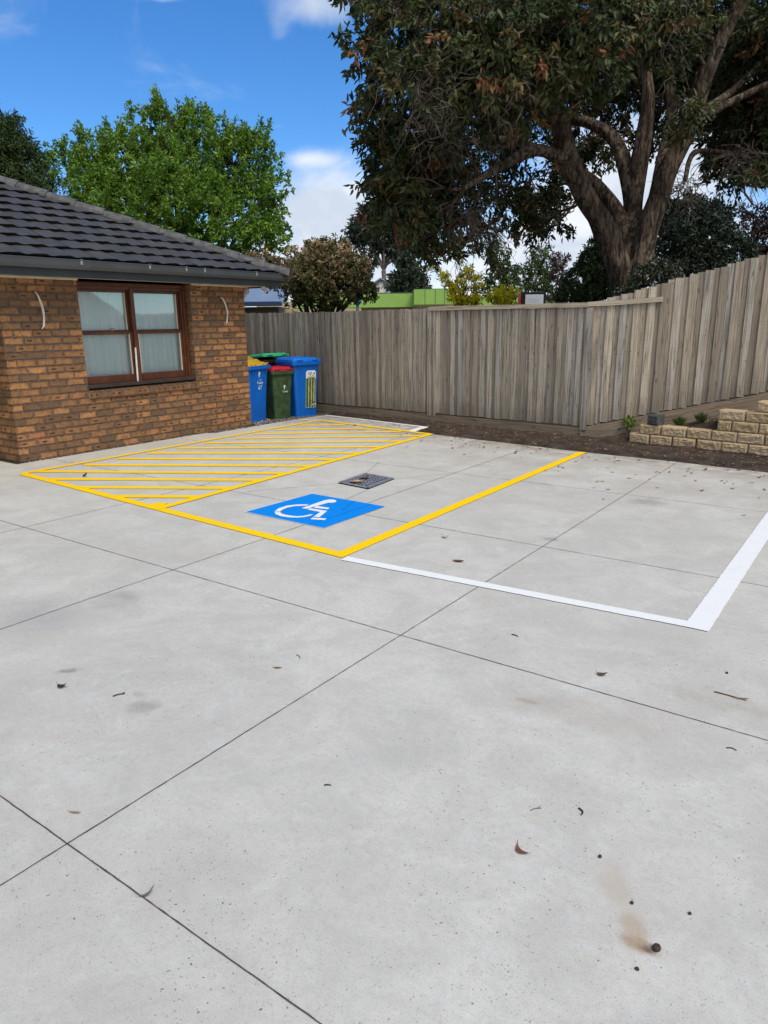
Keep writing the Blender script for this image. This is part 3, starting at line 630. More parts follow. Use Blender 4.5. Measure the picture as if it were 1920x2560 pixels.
pts = [c0, V3((EX - .04, YS, EZ - .02)), V3((EX - .04 - rid, YS, EZ - .02 + rid * PT)), V3((EX - .04 - rid, EY - .04 - rid, EZ - .02 + rid * PT)), V3((EX - 11, EY - .04, EZ - .02)), V3((EX - .04 - 2 * rid, YS, EZ - .02))]
q.add(pts, [(0, 3, 2, 1), (0, 4, 3), (4, 5, 2, 3)]); q.build('roof_deck', M_TILE, bld)
hc = MB(); hd = V3((-1, -1, PT)).normalized(); hs = V3((1, -1, 0)).normalized(); hu = hs.cross(hd).normalized(); hu = hu if hu.z > 0 else -hu
L = .40
for k in range(20):
    a = corner + hd * (k * L - .02) + hu * .01; rv = random.random()
    rings = []
    for (t_, w, h) in ((0, .165, .085), (.03, .16, .08), (L + .03, .14, .06)):
        b = a + hd * t_; rings.append([b - hs * w - hu * .035, b - hs * (w * .96) + hu * .004, b - hs * w * .45 + hu * h * .8, b + hu * h, b + hs * w * .45 + hu * h * .8, b + hs * (w * .96) + hu * .004, b + hs * w - hu * .035])
    hc.loft(rings, a=rv)
hc.build('hip_capping', M_CAP, bld)
def gutter_profile(mb, a, b, out):
    pr = [(0, 0), (.02, -.005), (.085, -.005), (.1, .03), (.104, .085), (.112, .098), (.106, .104), (.096, .098), (.094, .04), (.08, .012), (.004, .012), (0, .1)]
    rings = [[p + out * (x + .012) + V3((0, 0, 2.245 + z)) for x, z in pr] for p in (a, b)]; mb.loft(rings)
FX = EX - .115; FY = EY - .115
q = MB(); gutter_profile(q, V3((FX, YS, 0)), V3((FX, EY + .0, 0)), V3((1, 0, 0))); gutter_profile(q, V3((-11, FY, 0)), V3((EX - .003, FY, 0)), V3((0, 1, 0)))
gu = q.build('gutter', M_GUT, bld)
for u, v in ((177, 567), (325, 578), (404, 585), (444, 590), (556, 599)):
    p = ONX(u, v, WX + EX + .01) - BO; c_ = MB(); c_.box((EX + .003, p.y, 2.318), (.006, .028, .05), bev=.002); c_.box((EX - .01, p.y, 2.352), (.05, .026, .004)); c_.build('gutter_clip', M_CLIP, gu)
q = MB(); q.box((FX, (YS + FY) / 2, 2.235), (.022, FY - YS, .165)); q.box(((-11 + FX) / 2, FY, 2.235), (11 + FX + .021, .022, .165)); q.build('fascia', M_FASC, bld)
q = MB(); q.box((FX / 2 - .01, (YS + FY) / 2, 2.178), (FX + .0, FY - YS - .03, .012)); q.box((-5.55, (YR - YL + FY) / 2, 2.178), (11.1, FY - YR + YL - .02, .012))
q.build('soffit', M_CREAM, bld)
for a, b in ((.0, OY0), (OY1 + .02, YR - YL)):
    q = MB(); q.box((.015, (a + b) / 2, 2.158), (.028, b - a, .022), bev=.003); q.build('eave_trim', M_CREAM, bld)
q = MB(); q.tube([(-.25, YR - YL + .28, 2.24), (-.25, YR - YL + .28, 2.10), (-.27, YR - YL + .24, 2.04), (-.31, YR - YL + .09, 1.99), (-.31, YR - YL + .06, 1.9), (-.31, YR - YL + .06, .0)], .045, 12); q.tube([(-.25, YR - YL + .28, 2.15), (-.25, YR - YL + .28, 2.07)], .052, 12); q.build('downpipe', M_PVC, bld, True)
fl = MB(); fl.tube([(.12, YR - YL + .30, 2.172), (.12, YR - YL + .30, 2.13)], .04, 12); fl.tube([(.12, YR - YL + .30, 2.14), (.17, YR - YL + .33, 2.08)], .028, 10); fo = fl.build('security_light', M_PVC, bld, True)
fl = MB(); fl.tube([(.172, YR - YL + .331, 2.078), (.18, YR - YL + .336, 2.068)], .022, 10); fl.build('lens', M_BLACK, fo)
# cables hanging out of the wall
def cable(loc, pts, label):
    e = empty('hanging_cable', loc, 0, label, 'cable', 'loose cables hanging out of the brick wall')
    for dx, cut in ((0, 0), (.014, -.025)):
        m = MB(); P = [V3((p[0], p[1] + dx * min(1, i / 2), p[2] - (cut if i == len(pts) - 1 else 0))) for i, p in enumerate(pts)]
        sm = []
        for i in range(len(P) - 1):
            for k in range(5):
                t = k / 5; p0, p1, p2, p3 = P[max(i - 1, 0)], P[i], P[i + 1], P[min(i + 2, len(P) - 1)]
                sm.append(.5 * ((2 * p1) + (p2 - p0) * t + (2 * p0 - 5 * p1 + 4 * p2 - p3) * t * t + (3 * p1 - p0 - 3 * p2 + p3) * t ** 3))
        sm.append(P[-1]); m.tube(sm, .0048, 8); m.build('wire', M_WCABLE, e, True)
    h = MB(); h.tube([(-.004, 0, .008), (.0035, 0, .008)], .014, 12); h.build('hole', M_BLACK, e)
cable((WX, 4.815, 1.99), [(-.02, 0, .004), (.03, .012, -.01), (.055, .035, -.12), (.05, .055, -.25), (.03, .05, -.38), (.028, .03, -.42)], 'white cable pair hanging from the brick wall left of the window')
cable((WX, 7.72, 1.99), [(-.02, 0, .004), (.035, .015, -.01), (.055, .05, -.10), (.05, .085, -.22), (.03, .085, -.34), (.028, .08, -.40)], 'white cable pair hanging from the brick wall right of the window')

# ------------------------------------------------------------ fence
class Boards(MB):
    def board(s, p, d, n, w, th, h, tilt, seed, top_cut=0.0):
        """vertical paling: foot centre p, along d, facing n"""
        k = 6; vs = []; lc = []
        up = V3((0, 0, 1)) + d * tilt; bw = random.uniform(-.003, .003)
        for i in range(k + 1):
            z = h * i / k; bend = bw * math.sin(math.pi * i / k)
            for a, b in ((-1, 1), (1, 1), (1, -1), (-1, -1)):
                e = (.0025 if b > 0 else 0); zz = z + (top_cut * a if i == k else 0)
                vs.append(p + d * (a * (w / 2 - e) + bend) + up * zz + n * (b * th / 2)); lc.append((a * w / 2, z, a))
        fs = []
        for i in range(k):
            for j in range(4): fs.append((i * 4 + j, i * 4 + (j + 1) % 4, i * 4 + 4 + (j + 1) % 4, i * 4 + 4 + j))
        fs += [(3, 2, 1, 0), (k * 4, k * 4 + 1, k * 4 + 2, k * 4 + 3)]
        s.add(vs, fs, seed); s.uv.setdefault('loc', []).extend(lc)
    def plank(s, a, b, hgt, th, n, seed):
        """horizontal board from a to b (bottom edge centres)"""
        d = (b - a); L = d.length; k = max(2, int(L / .25)); vs = []; lc = []
        for i in range(k + 1):
            p = a + d * (i / k)
            for zz, t_ in ((0, 1), (hgt, 1), (hgt, -1), (0, -1)): vs.append(p + V3((0, 0, zz + random.uniform(-.003, .003))) + n * (t_ * th / 2)); lc.append((zz - hgt / 2, L * i / k + 3 + seed, 0))
        fs = [(i * 4 + j, i * 4 + (j + 1) % 4, i * 4 + 4 + (j + 1) % 4, i * 4 + 4 + j) for i in range(k) for j in range(4)] + [(3, 2, 1, 0), (k * 4, k * 4 + 1, k * 4 + 2, k * 4 + 3)]
        s.add(vs, fs, seed); s.uv.setdefault('loc', []).extend(lc)
def make_fence(label, A, B, zb, zt, mat, tl, pitch=.088):
    e = empty('paling_fence', (A.x, A.y, 0), 0, label, 'fence')
    d2 = (B - A); L = d2.length; d = V3((d2.x / L, d2.y / L, 0)); n = V3((d.y, -d.x, 0))
    if n.y > 0: n = -n
    m = Boards(); x = 0.0; k = 0
    while x < L:
        w = pitch * random.uniform(1.1, 1.36); pos = x + pitch / 2
        front = k % 2
        b = zb(pos / L); h = zt(pos / L) - b + random.uniform(-.008, .008)
        m.board(d * pos + n * (.010 if front else -.009) + V3((0, 0, b + random.uniform(-.006, .006))), d, n, w, .013, h, tl + random.uniform(-.004, .004), random.random(), random.uniform(-.002, .002))
        x += pitch * random.uniform(.9, 1.1); k += 1
    m.build('palings', mat, e); return e, d, n, L
z2 = lambda s: .0
fe, fd, fn, fL = make_fence('weathered grey straight timber fence along the back of the car park', FA, FB, lambda s: .150 + .0 * s, lambda s: 1.80 + .012 * math.sin(s * 9), M_PAL1, -.0, .071)
q = Boards(); q.plank(V3((0, 0, -.06)) + fn * .012, fd * (fL + .02) + V3((0, 0, -.06)) + fn * .012, .185, .03, fn, .2); q.build('plinth_board', M_PLN, fe)
def at_f(e, d, n, L, u, v, off): p = ONP(u, v, (e.location.x + n.x * off, e.location.y + n.y * off, 0), n); return p, (p - e.location).dot(d)
q = Boards(); _, s0 = at_f(fe, fd, fn, fL, 928, 675, .02); q.plank(fd * s0 + V3((0, 0, 1.765)) + fn * .028, fd * (fL + .03) + V3((0, 0, 1.765)) + fn * .028, .062, .04, fn, .75); q.build('capping_rail', M_PAL2, fe)
for u, wv in ((928, .09), (938, .05), (1264, .10)):
    _, s0 = at_f(fe, fd, fn, fL, u, 850, .02); q = Boards(); q.board(fd * s0 + fn * .022 + V3((0, 0, .13 - .03)), fd, fn, wv, .02, 1.66, 0, .97); q.build('cover_strip', M_PAL2, fe)
SL2 = .235
q = Boards(); q.plank(fn * -.034 + V3((0, 0, .05)), fd * fL + fn * -.034 + V3((0, 0, .05)), .2, .03, fn, .1); q.build('gap_shade_backing', M_PLN, fe)  # dark plank added behind the palings to draw the shaded gap above the plinth
fe2, fd2, fn2, fL2 = make_fence('tan timber fence section climbing the bank on the right', FB, FC, lambda s: .14 + s * 6.01 * SL2, lambda s: 1.80 + s * 6.01 * .265, M_PAL2, -.0, .085)
q = Boards(); q.plank(V3((0, 0, -.10)) + fn2 * .02, fd2 * 6.0 + V3((0, 0, 6.0 * SL2 - .10)) + fn2 * .02, .225, .035, fn2, .35); q.build('plinth_board', M_PLN, fe2)
q = Boards(); _, s0 = at_f(fe2, fd2, fn2, fL2, 1432, 650, .02); q.plank(V3((0, 0, 1.768)) + fn2 * .030 + fd2 * .0, fd2 * s0 + V3((0, 0, 1.815)) + fn2 * .030, .062, .04, fn2, .8); q.build('capping_rail', M_PAL2, fe2)

q = Boards(); q.plank(fn2 * -.034 + V3((0, 0, .03)), fd2 * 6.0 + V3((0, 0, 6.0 * SL2 + .03)) + fn2 * -.034, .2, .03, fn2, .1); q.build('gap_shade_backing', M_PLN, fe2)  # same added dark backing, giving the raked section its shadow line
# ------------------------------------------------------------ retaining block wall
blk_rows = [  # (u0, u1, v top, v bottom) on the 3.95x survey crop
    [(275, 478, 783, 905), (482, 702, 830, 932), (706, 936, 858, 952), (942, 1190, 868, 976), (1186, 1450, 888, 1006), (1450, 1720, 912, 1030)],
    [(380, 592, 700, 832), (594, 842, 730, 852), (846, 1090, 752, 866), (1088, 1345, 772, 890), (1342, 1616, 796, 908), (1616, 1890, 815, 930)],
    [(1150, 1290, 672, 780), (1290, 1560, 688, 792), (1560, 1830, 704, 806)], [(1158, 1428, 562, 680), (1428, 1700, 580, 696)], [(1540, 1810, 476, 588)]]
brnd = random.Random(5); kk = 0
bpos = ['at the left end of the bottom course', 'second from the left in the bottom course', 'third from the left in the bottom course', 'fourth from the left in the bottom course', 'fifth from the left in the bottom course', 'at the cut off right end of the bottom course',
        'under the charcoal block in the second course', 'second from the left in the second course', 'third from the left in the second course', 'fourth from the left in the second course', 'fifth from the left in the second course', 'at the cut off right end of the second course',
        'short block at the left end of the third course', 'middle of the third course', 'at the cut off right end of the third course', 'at the left end of the fourth course', 'on the right of the fourth course', 'alone on the top course']
BH = .125
def rock_block(e, L, Hh, Dd, mat, part):
    m = MB(); nx, nz = 16, 8; vs = []; seed = brnd.random() * 50
    for j in range(nz + 1):
        for i in range(nx + 1):
            a, b = i / nx - .5, j / nz - .5; ed = min(1, 4.5 * min(.5 - abs(a), .5 - abs(b)) + .0)
            bulge = .012 * min(1, ed * 4) + .012 * ed * mnoise.noise(V3((a * 6 + seed, b * 4, seed))) + .011 * ed * mnoise.noise(V3((a * 17 + seed, b * 11, seed)))
            vs.append((a * L, -Dd / 2 - bulge + .02, b * Hh + Hh / 2))
    fs = [(j * (nx + 1) + i, j * (nx + 1) + i + 1, (j + 1) * (nx + 1) + i + 1, (j + 1) * (nx + 1) + i) for j in range(nz) for i in range(nx)]
    b0 = len(vs); vs += [(-L / 2 * .86, Dd / 2, 0), (L / 2 * .86, Dd / 2, 0), (L / 2 * .86, Dd / 2, Hh), (-L / 2 * .86, Dd / 2, Hh)]
    bot = [i for i in range(nx + 1)]; top = [nz * (nx + 1) + i for i in range(nx + 1)]; lf = [j * (nx + 1) for j in range(nz + 1)]; rg = [j * (nx + 1) + nx for j in range(nz + 1)]
    fs += [tuple(bot[::-1]) + (b0, b0 + 1), tuple(top) + (b0 + 2, b0 + 3), tuple(lf) + (b0 + 3, b0), tuple(rg[::-1]) + (b0 + 1, b0 + 2), (b0 + 1, b0, b0 + 3, b0 + 2)]
    m.add(vs, fs, brnd.random()); return m.build(part, mat, e)
for r, row in enumerate(blk_rows):
    for (u0, u1, vt, vb) in row:
        zb = -.012 + r * (BH + .005)
        pa = G((1500 + u0 / 3.95) / KU, (880 + vb / 3.95) / KU, 0) ; 
        def onblk(uu):
            rr = ray((1500 + uu / 3.95) / KU, (880 + vb / 3.95) / KU); yy0, xx0 = 9.66, -2.3
            t_ = (yy0 + .125 * -xx0 * -1 * 0 + 0) ; nrm = V3((.125, 1, 0)); return ONP((1500 + uu / 3.95) / KU, (880 + vb / 3.95) / KU, (-2.3, 9.66 + .012 * r, 0), nrm)
        a, b = onblk(u0), onblk(u1); c = (a + b) / 2; Lb = (b - a).length - .010; ang = math.atan2(b.y - a.y, b.x - a.x) + brnd.uniform(-.02, .02)
        if r == 0 and u0 < 300: ang -= .12
        o = rock_block(None, Lb, BH, .2, M_BLOCK, 'retaining_block'); o.location = (c.x - math.sin(ang) * .09, c.y + math.cos(ang) * .09, zb); o.rotation_euler = (brnd.uniform(-.012, .012), brnd.uniform(-.012, .012), ang)
        tag(o, 'tan rock face wall block, ' + bpos[kk], 'block', 'tan retaining wall blocks'); kk += 1
p = ONP(1415, 916, (-2.3, 9.72, 0), (.125, 1, 0)); gb = rock_block(None, .165, .13, .17, M_GBLOCK, 'charcoal_block'); gb.location = (p.x, p.y + .02, 2 * (BH + .005) - .012); gb.rotation_euler = (0, 0, -.35); tag(gb, 'charcoal grey block sitting on the left end of the tan block wall', 'block')
p = G(1522, 916, .27); yr = MB(); yr.loft([[V3((p.x + .06 * s * math.cos(t) * 1.2, p.y + .05 * s * math.sin(t), p.z + z + .012 * math.sin(3 * t))) for t in [2 * math.pi * k / 9 for k in range(9)]] for s, z in ((.8, -.03), (1, .0), (.75, .04), (.3, .06))])
tag(yr.build('rock', plain('yellow_rock', (.30, .20, .08), .9, .3, 20)), 'yellowish rock lying in the soil behind the block wall', 'rock')

# ------------------------------------------------------------ bins
def bin_mats(nm, c): return plain(nm, c, .42, .10, 5, spec=.45, bumpy=.05)
M_BBLUE = bin_mats('bin_blue', (.001, .125, .54)); M_BGREEN = plain('bin_green', (.034, .070, .024), .5, .38, 9, bumpy=.05); M_BMAROON = bin_mats('bin_maroon', (.03, .008, .010))
M_LYEL = bin_mats('lid_yellow', (.70, .42, .008)); M_LRED = bin_mats('lid_red', (.52, .010, .035)); M_LGRN = bin_mats('lid_green', (.035, .46, .19)); M_LBLUE = bin_mats('lid_blue', (.008, .19, .72)); M_TYRE = plain('tyre', (.02, .02, .02), .8); M_STW = plain('white_print', (.75, .80, .82), .6, .05)
def wheelie_bin(loc, rz, w, d, h, mb_, ml, label, lid='flat', tilt=0.0, base=.76, rim=True):
    """front faces +X; w across (Y), d deep (X), h to the top of the rim"""
    e = empty('wheelie_bin', loc, rz, label, 'bin', 'wheelie bins in the corner by the fence'); n = 6
    m = MB(); r = .055
    lv = [(.0, base - .03), (.02, base), (h * .55, base + (.95 - base) * .58), (h - .13, .95), (h - .10, .965)]
    m.loft([[V3((p.x + d / 2 * 0, p.y, z)) for p in rrect(d * s, w * s, r * s, z, n=n)] for z, s in lv]); m.build('body', mb_, e, False)
    if rim:
        m = MB(); m.loft([rrect(d * s, w * s, r, z, n=n) for z, s in ((h - .10, .95), (h - .105, 1.07), (h - .095, 1.10), (h - .045, 1.10), (h - .04, 1.07), (h - .04, .96))]); m.build('rim', mb_, e)
    lo = empty('lid', (-d / 2, 0, h - .04)); lo.parent = e; lo.rotation_euler = (0, -tilt, 0)
    m = MB(); ox = d / 2
    if lid == 'flat': lv = [(.0, 1.03), (.004, 1.06), (.032, 1.05), (.040, 1.01), (.040, .92), (.062, .86), (.066, .80), (.054, .76), (.060, .64)]
    else: lv = [(.0, .97), (.05, .95), (.055, .84), (.10, .81), (.105, .66), (.155, .62), (.16, .50), (.20, .46)]
    rings = []
    for z, s in lv:
        sh = (0 if lid == 'flat' else -.10 * (z / .15)); rings.append(rrect(d * s, w * s, r * s, z, cx=ox + sh, cy=sh * 1.3, n=n))
    m.loft(rings); l_ = m.build('lid_shell', ml, lo)
    for yy in (-w * .28, w * .28):
        m = MB(); m.tube([V3((d + .0, yy - .06, .02)), V3((d + .035, yy - .04, .032)), V3((d + .035, yy + .04, .032)), V3((d + .0, yy + .06, .02))], .010, 8); m.build('lid_handle', ml, lo, True)
    m = MB()
    m.tube([V3((-d / 2 - .06, -w * .36, h - .06)), V3((-d / 2 - .06, w * .36, h - .06))], .014, 8); m.build('handle', mb_, e, True)
    for s in (-1, 1):
        m = MB(); m.tube([V3((-d * .36, s * w * .40, .09)), V3((-d * .36, s * w * .46, .09))], .09, 20); m.build('wheel', M_TYRE, e)
    for s in (-1, 1):      # moulded gussets under the rim
        for q_ in (-.3, .3): m = MB(); m.box((d * q_, s * w * .485, h - .13), (.012, .03, .07), bev=.003); m.build('moulded_rib', mb_, e)
    for q_ in (-.32, .32): m = MB(); m.box((d * .488, w * q_, h - .135), (.03, .014, .075), bev=.003); m.build('moulded_rib', mb_, e)
    return e
def facing(x, y, z, size_tilt=0.0):     # text plane facing +X, reading along +Y
    return Matrix.Translation((x, y, z)) @ Matrix.Rotation(size_tilt, 4, 'Y') @ Matrix(((0, 0, 1, 0), (1, 0, 0, 0), (0, 1, 0, 0), (0, 0, 0, 1)))
def bird_mark(e, x, y, z, s, tl):
    m = MB(); P = [(-.022, .05), (-.004, .056), (.010, .045), (.010, .0), (.004, -.04), (-.002, -.052), (-.016, -.02), (-.023, .02)]
    m.add([V3((x - (b * s) * tl, y + a * s, z + b * s)) for a, b in P], [tuple(range(len(P)))])
    m.tube([V3((x, y + .010 * s, z + .04 * s)), V3((x, y + .030 * s, z + .042 * s)), V3((x, y + .034 * s, z + .022 * s)), V3((x, y + .02 * s, z + .012 * s))], .0025 * s, 5); m.build('emblem', M_STW, e)
b1 = wheelie_bin((-9.04, 8.625, -.09), R_(9), .58, .60, 1.055, M_BBLUE, M_LYEL, 'blue bin with a stepped yellow lid beside the brick corner', 'stepped', .0)
tl = .10
bird_mark(b1, .292, .0, .86, 1.0, -tl); text_part('lettering', 'City of', .022, M_STW, b1, facing(.289, .03, .775, R_(4))); text_part('lettering', 'Casey', .066, M_STW, b1, facing(.286, .02, .73, R_(4))); text_part('house_number', '67', .10, M_STW, b1, facing(.283, .015, .645, R_(4)))
b2 = wheelie_bin((-8.95, 9.275, -.08), R_(-14), .44, .46, .925, M_BGREEN, M_LRED, 'small dark green bin with a red lid', 'flat')
bird_mark(b2, .212, .03, .60, .75, -tl); text_part('lettering', 'Casey', .046, M_STW, b2, facing(.209, .04, .53, R_(4)))
q = MB(); q.box((-.06, -.205, .66), (.09, .003, .075)); q.build('sticker', M_STW, b2)
b3 = wheelie_bin((-8.86, 9.76, -.09), R_(-16), .56, .60, 1.075, M_BBLUE, M_LBLUE, 'blue bin with a matching blue lid and a cricket stump sticker', 'flat')
sk = empty('sticker', (.279, .07, .545)); sk.parent = b3; sk.rotation_euler = (0, R_(5.0), 0)
def skp(name, pts, x, mat): m = MB(); m.add([(x, a, b) for a, b in pts] + [(x - .002, a, b) for a, b in pts], [tuple(range(len(pts))), tuple(range(2 * len(pts) - 1, len(pts) - 1, -1))] + [(i, len(pts) + i, len(pts) + (i + 1) % len(pts), (i + 1) % len(pts)) for i in range(len(pts))]); m.build(name, mat, sk)
skp('sticker_white', [(-.105, -.33), (.105, -.33), (.105, .30), (.08, .335), (-.08, .335), (-.105, .30)], .004, M_STW)
skp('sticker_green', [(-.10, -.325), (.10, -.325), (.10, .19), (.05, .215), (-.05, .215), (-.10, .19)], .0048, plain('sticker_green', (.02, .13, .02), .5, .55, 14))
M_STUMP = plain('stump', (.50, .40, .20), .5, .15, 10)
for yy in (-.045, .012, .066): skp('stump_print', [(yy - .012, -.325), (yy + .012, -.325), (yy + .012, .235), (yy - .012, .235)], .0056, M_STUMP)
for yy in (-.017, .04): skp('bail_print', [(yy - .02, .235), (yy + .02, .235), (yy + .012, .252), (yy - .012, .252)], .0056, M_STUMP)
text_part('lettering', '5¢', .15, M_BLACK, sk, facing(.0075, .02, -.25)); text_part('lettering', 'CASH', .05, M_STW, sk, facing(.0085, .05, -.275))
skp('lettering', [(-.06, .285), (.02, .285), (.02, .297), (-.06, .297)], .0056, M_BLACK); skp('lettering', [(-.06, .263), (.03, .263), (.03, .272), (-.06, .272)], .0056, plain('navy_print', (.03, .05, .15), .5))
skp('star_print', [(.07 + (.022 if k % 2 else .012) * math.cos(k * math.pi / 5), .278 + (.022 if k % 2 else .012) * math.sin(k * math.pi / 5)) for k in range(10)], .0056, plain('star_print', (.03, .10, .04), .5))
b4 = wheelie_bin((-9.56, 9.72, -.06), R_(-12), .56, .58, 1.07, M_BMAROON, M_LGRN, 'dark maroon bin with a bright green lid at the back', 'flat', R_(5))
# gravel under the bins: uncountable
def chips(name, n, area, size, mat, zf, kind, label, cat, flatn=.5, asp=.7):
    P = np.array([area() for _ in range(n)]); Z_ = np.array([zf(x, y) for x, y in P]); c = np.column_stack([P, Z_])
    s = rng.uniform(size[0], size[1], n)[:, None]; th = rng.uniform(0, 2 * np.pi, n); a = np.column_stack([np.cos(th), np.sin(th), rng.normal(0, flatn * .4, n)]); b = np.column_stack([-np.sin(th), np.cos(th), rng.normal(0, flatn * .4, n)]); up = np.tile([0, 0, 1.], (n, 1))
    V = np.stack([c - a * s, c - b * s * asp, c + a * s, c + b * s * asp, c + up * s * (.5 * flatn + .08) + a * s * .2], 1).reshape(-1, 3); i = np.arange(n)[:, None] * 5
    F = np.concatenate([i + np.array([q]) for q in ((0, 1, 4), (1, 2, 4), (2, 3, 4), (3, 0, 4))]); r = rng.random(n)
    o = np_mesh(name, V, F, mat, None, np.concatenate([r] * 4)); return tag(o, label, cat, kind=kind)
M_GRAV = m_leaf('gravel_mix', [(0, (.02, .017, .015)), (.45, (.09, .075, .062)), (.8, (.25, .21, .18)), (1, (.55, .52, .48))], 0, .9)
def a_grav():
    while True:
        x, y = random.uniform(-9.3, -7.9), random.uniform(7.0, 10.1)
        if (x < -8.38 and (y > 8.3 or (x > -8.52 and y < 8.3))) : return x, y
chips('gravel', 7000, a_grav, (.010, .026), M_GRAV, lambda x, y: soil_z(x, y) + .004 if y > 8 else -.02, 'stuff', 'grey brown gravel around the bins', 'gravel', 1.0)
M_LIT = m_leaf('leaf_litter', [(0, (.045, .026, .018)), (.4, (.10, .055, .032)), (.75, (.19, .10, .055)), (.93, (.28, .17, .10)), (1, (.35, .29, .22))], .05, .8)
def a_lit():
    while True:
        x = random.uniform(-8.2, 4); y = random.uniform(8.3, 10.8)
        if y > slab_y(x) + .01 and y < fence_y(x) - .03: return x, y
chips('leaf_litter', 3800, a_lit, (.008, .026), M_LIT, lambda x, y: soil_z(x, y) + .006, 'stuff', 'brown leaf litter strewn over the soil strip', 'leaf litter', .45, .45)
def a_mort(): return WX + random.uniform(.0, .035), random.uniform(YL, YR)
chips('mortar_crumbs', 900, a_mort, (.004, .012), M_GRAV, lambda x, y: .003, 'stuff', 'grey crumbs along the foot of the brick wall', 'crumbs', 1.0)

# ------------------------------------------------------------ loose leaves, twigs, nuts on the concrete
M_DL = {k: plain('dry_' + k, c, .75, .35, 40) for k, c in dict(brown=(.13, .065, .035), red=(.20, .068, .035), dark=(.045, .024, .02), tan=(.40, .26, .15), grey=(.16, .135, .115), orange=(.32, .12, .03)).items()}
def dry_leaf_mesh(L, W, curl, bend, seed):
    rr = random.Random(seed); m = MB(); n = 8; vs = []
    for i in range(n + 1):
        t = i / n; w = W * (math.sin(math.pi * min(1, t * .96 + .04)) ** .8) * (1 if t < .5 else 1.0); x = (t - .5) * L; yb = bend * L * (4 * (t - .5) ** 2); z = .003 + curl * L * (t - .35) ** 2 * 1.2
        for s, up in ((-1, .22), (0, 0), (1, .22)): vs.append((x, yb + s * w / 2, z + abs(s) * up * w + rr.uniform(0, .0008)))
    fs = [(3 * i + j, 3 * i + j + 1, 3 * i + j + 4, 3 * i + j + 3) for i in range(n) for j in range(2)]
    m.add(vs, fs); m.tube([(-L * .5, bend * L, .004 + curl * L * .2), (-L * .62, bend * L * 1.35, .006 + curl * L * .3)], .0011, 5); return m
def leaf_at(u, v, L, W, ang, col, label, curl=.25, bend=.15, group=None, name='dry_leaf', cat='leaf', z=0.0):
    g = G(u, v, z); o = dry_leaf_mesh(L, W, curl, bend, u * 7 + v).build(name, M_DL[col], None, True); o.location = (g.x, g.y, z); o.rotation_euler = (0, 0, R_(ang)); return tag(o, label, cat, group)
def twig_at(u, v, L, r, ang, col, label, fork=False, bend=.15, name='twig', group=None):
    g = G(u, v); m = MB(); P = [V3(((t - .5) * L, bend * L * math.sin(t * 3), r + .001)) for t in (0, .25, .5, .75, 1)]; m.tube(P, [r, r, r * .9, r * .8, r * .6], 6)
    if fork: m.tube([P[3], P[3] + V3((L * .28, L * .12, .002))], r * .6, 5); m.tube([P[2], P[2] + V3((L * .3, -L * .1, .002))], r * .5, 5)
    o = m.build(name, M_DL[col], None, True); o.location = (g.x, g.y, 0); o.rotation_euler = (0, 0, R_(ang)); return tag(o, label, 'twig', group)
leaf_at(1122, 1842, .058, .017, -20, 'red', 'curved red brown gum leaf lying alone on the foreground concrete', .2, .35)
leaf_at(134, 1486, .055, .030, 20, 'dark', 'dark brown curled leaf on the concrete at the left', 1.0, .1)
leaf_at(162, 1757, .046, .010, 25, 'tan', 'tan sliver leaf on the concrete at the lower left', .1, .05)
leaf_at(1300, 1460, .05, .028, 10, 'brown', 'crumpled brown leaf on the concrete below the white corner', .6, .2)
leaf_at(990, 1214, .085, .035, 10, 'brown', 'grey brown dry leaf just above the white line', .2, .1)
leaf_at(961, 1163, .07, .02, 10, 'grey', 'curled grey leaf in the empty bay below the yellow line', .9, .4)
leaf_at(600, 1444, .045, .012, 30, 'orange', 'thin orange leaf on the open concrete in the middle', .1, .1)
leaf_at(183, 1030, .07, .04, 0, 'dark', 'dark upright leaf scrap inside the first yellow stripes', 1.5, .1)
leaf_at(318, 1936, .05, .012, 60, 'grey', 'grey leaf stuck in the foreground saw cut joint', 1.2, .1)
leaf_at(770, 1043, .16, .085, 20, 'tan', 'large pale brown leaf lying on the drain grate', .15, .2, z=.014)
leaf_at(790, 1034, .13, .07, 70, 'brown', 'smaller brown leaf curled on the drain grate', .3, .2, z=.014)
twig_at(257, 1503, .05, .003, 60, 'dark', 'short black twig near the grey stain at the left', True)
twig_at(644, 1420, .05, .002, -30, 'grey', 'thin grey twig on the open concrete in the middle')
twig_at(1252, 1755, .035, .003, -60, 'dark', 'short dark twig above the red brown gum leaf', False, .3)
twig_at(1158, 1750, .04, .0016, 50, 'grey', 'tiny forked grey twig above the red brown gum leaf', True)
twig_at(1577, 1505, .13, .0028, -2, 'brown', 'long forked brown twig near the right edge of the concrete', True, .02)
twig_at(708, 1698, .025, .0025, 30, 'dark', 'tiny dark twig in the middle of the foreground')
twig_at(1112, 1374, .04, .003, -10, 'dark', 'small dark bark sliver left of the long joint crossing')
twig_at(1580, 1620, .035, .0022, 0, 'dark', 'small curved dark twig at the right edge of the foreground', False, .3)
def nut(u, v, r, label, col='dark'):
    g = G(u, v); m = MB(); m.loft([[V3((r * s * math.cos(t) * 1.15, r * s * math.sin(t), z * r)) for t in [2 * math.pi * k / 10 for k in range(10)]] for s, z in ((.55, 0), (.95, .35), (1, .8), (.8, 1.3), (.45, 1.55), (.3, 1.45))]); o = m.build('gum_nut', M_DL[col], None, True); o.location = (g.x, g.y, 0); o.rotation_euler = (0, 0, u); tag(o, label, 'gum nut')
nut(1418, 2052, .0105, 'dark gum nut beside the brown stain'); nut(1365, 1952, .0050, 'small round gum nut on the upper edge of the brown stain'); nut(1296, 1852, .0055, 'small gum nut right of the red brown gum leaf'); nut(1490, 1975, .0045, 'small gum nut at the lower right away from the stain'); nut(1376, 2095, .0050, 'small gum nut below the brown stain')
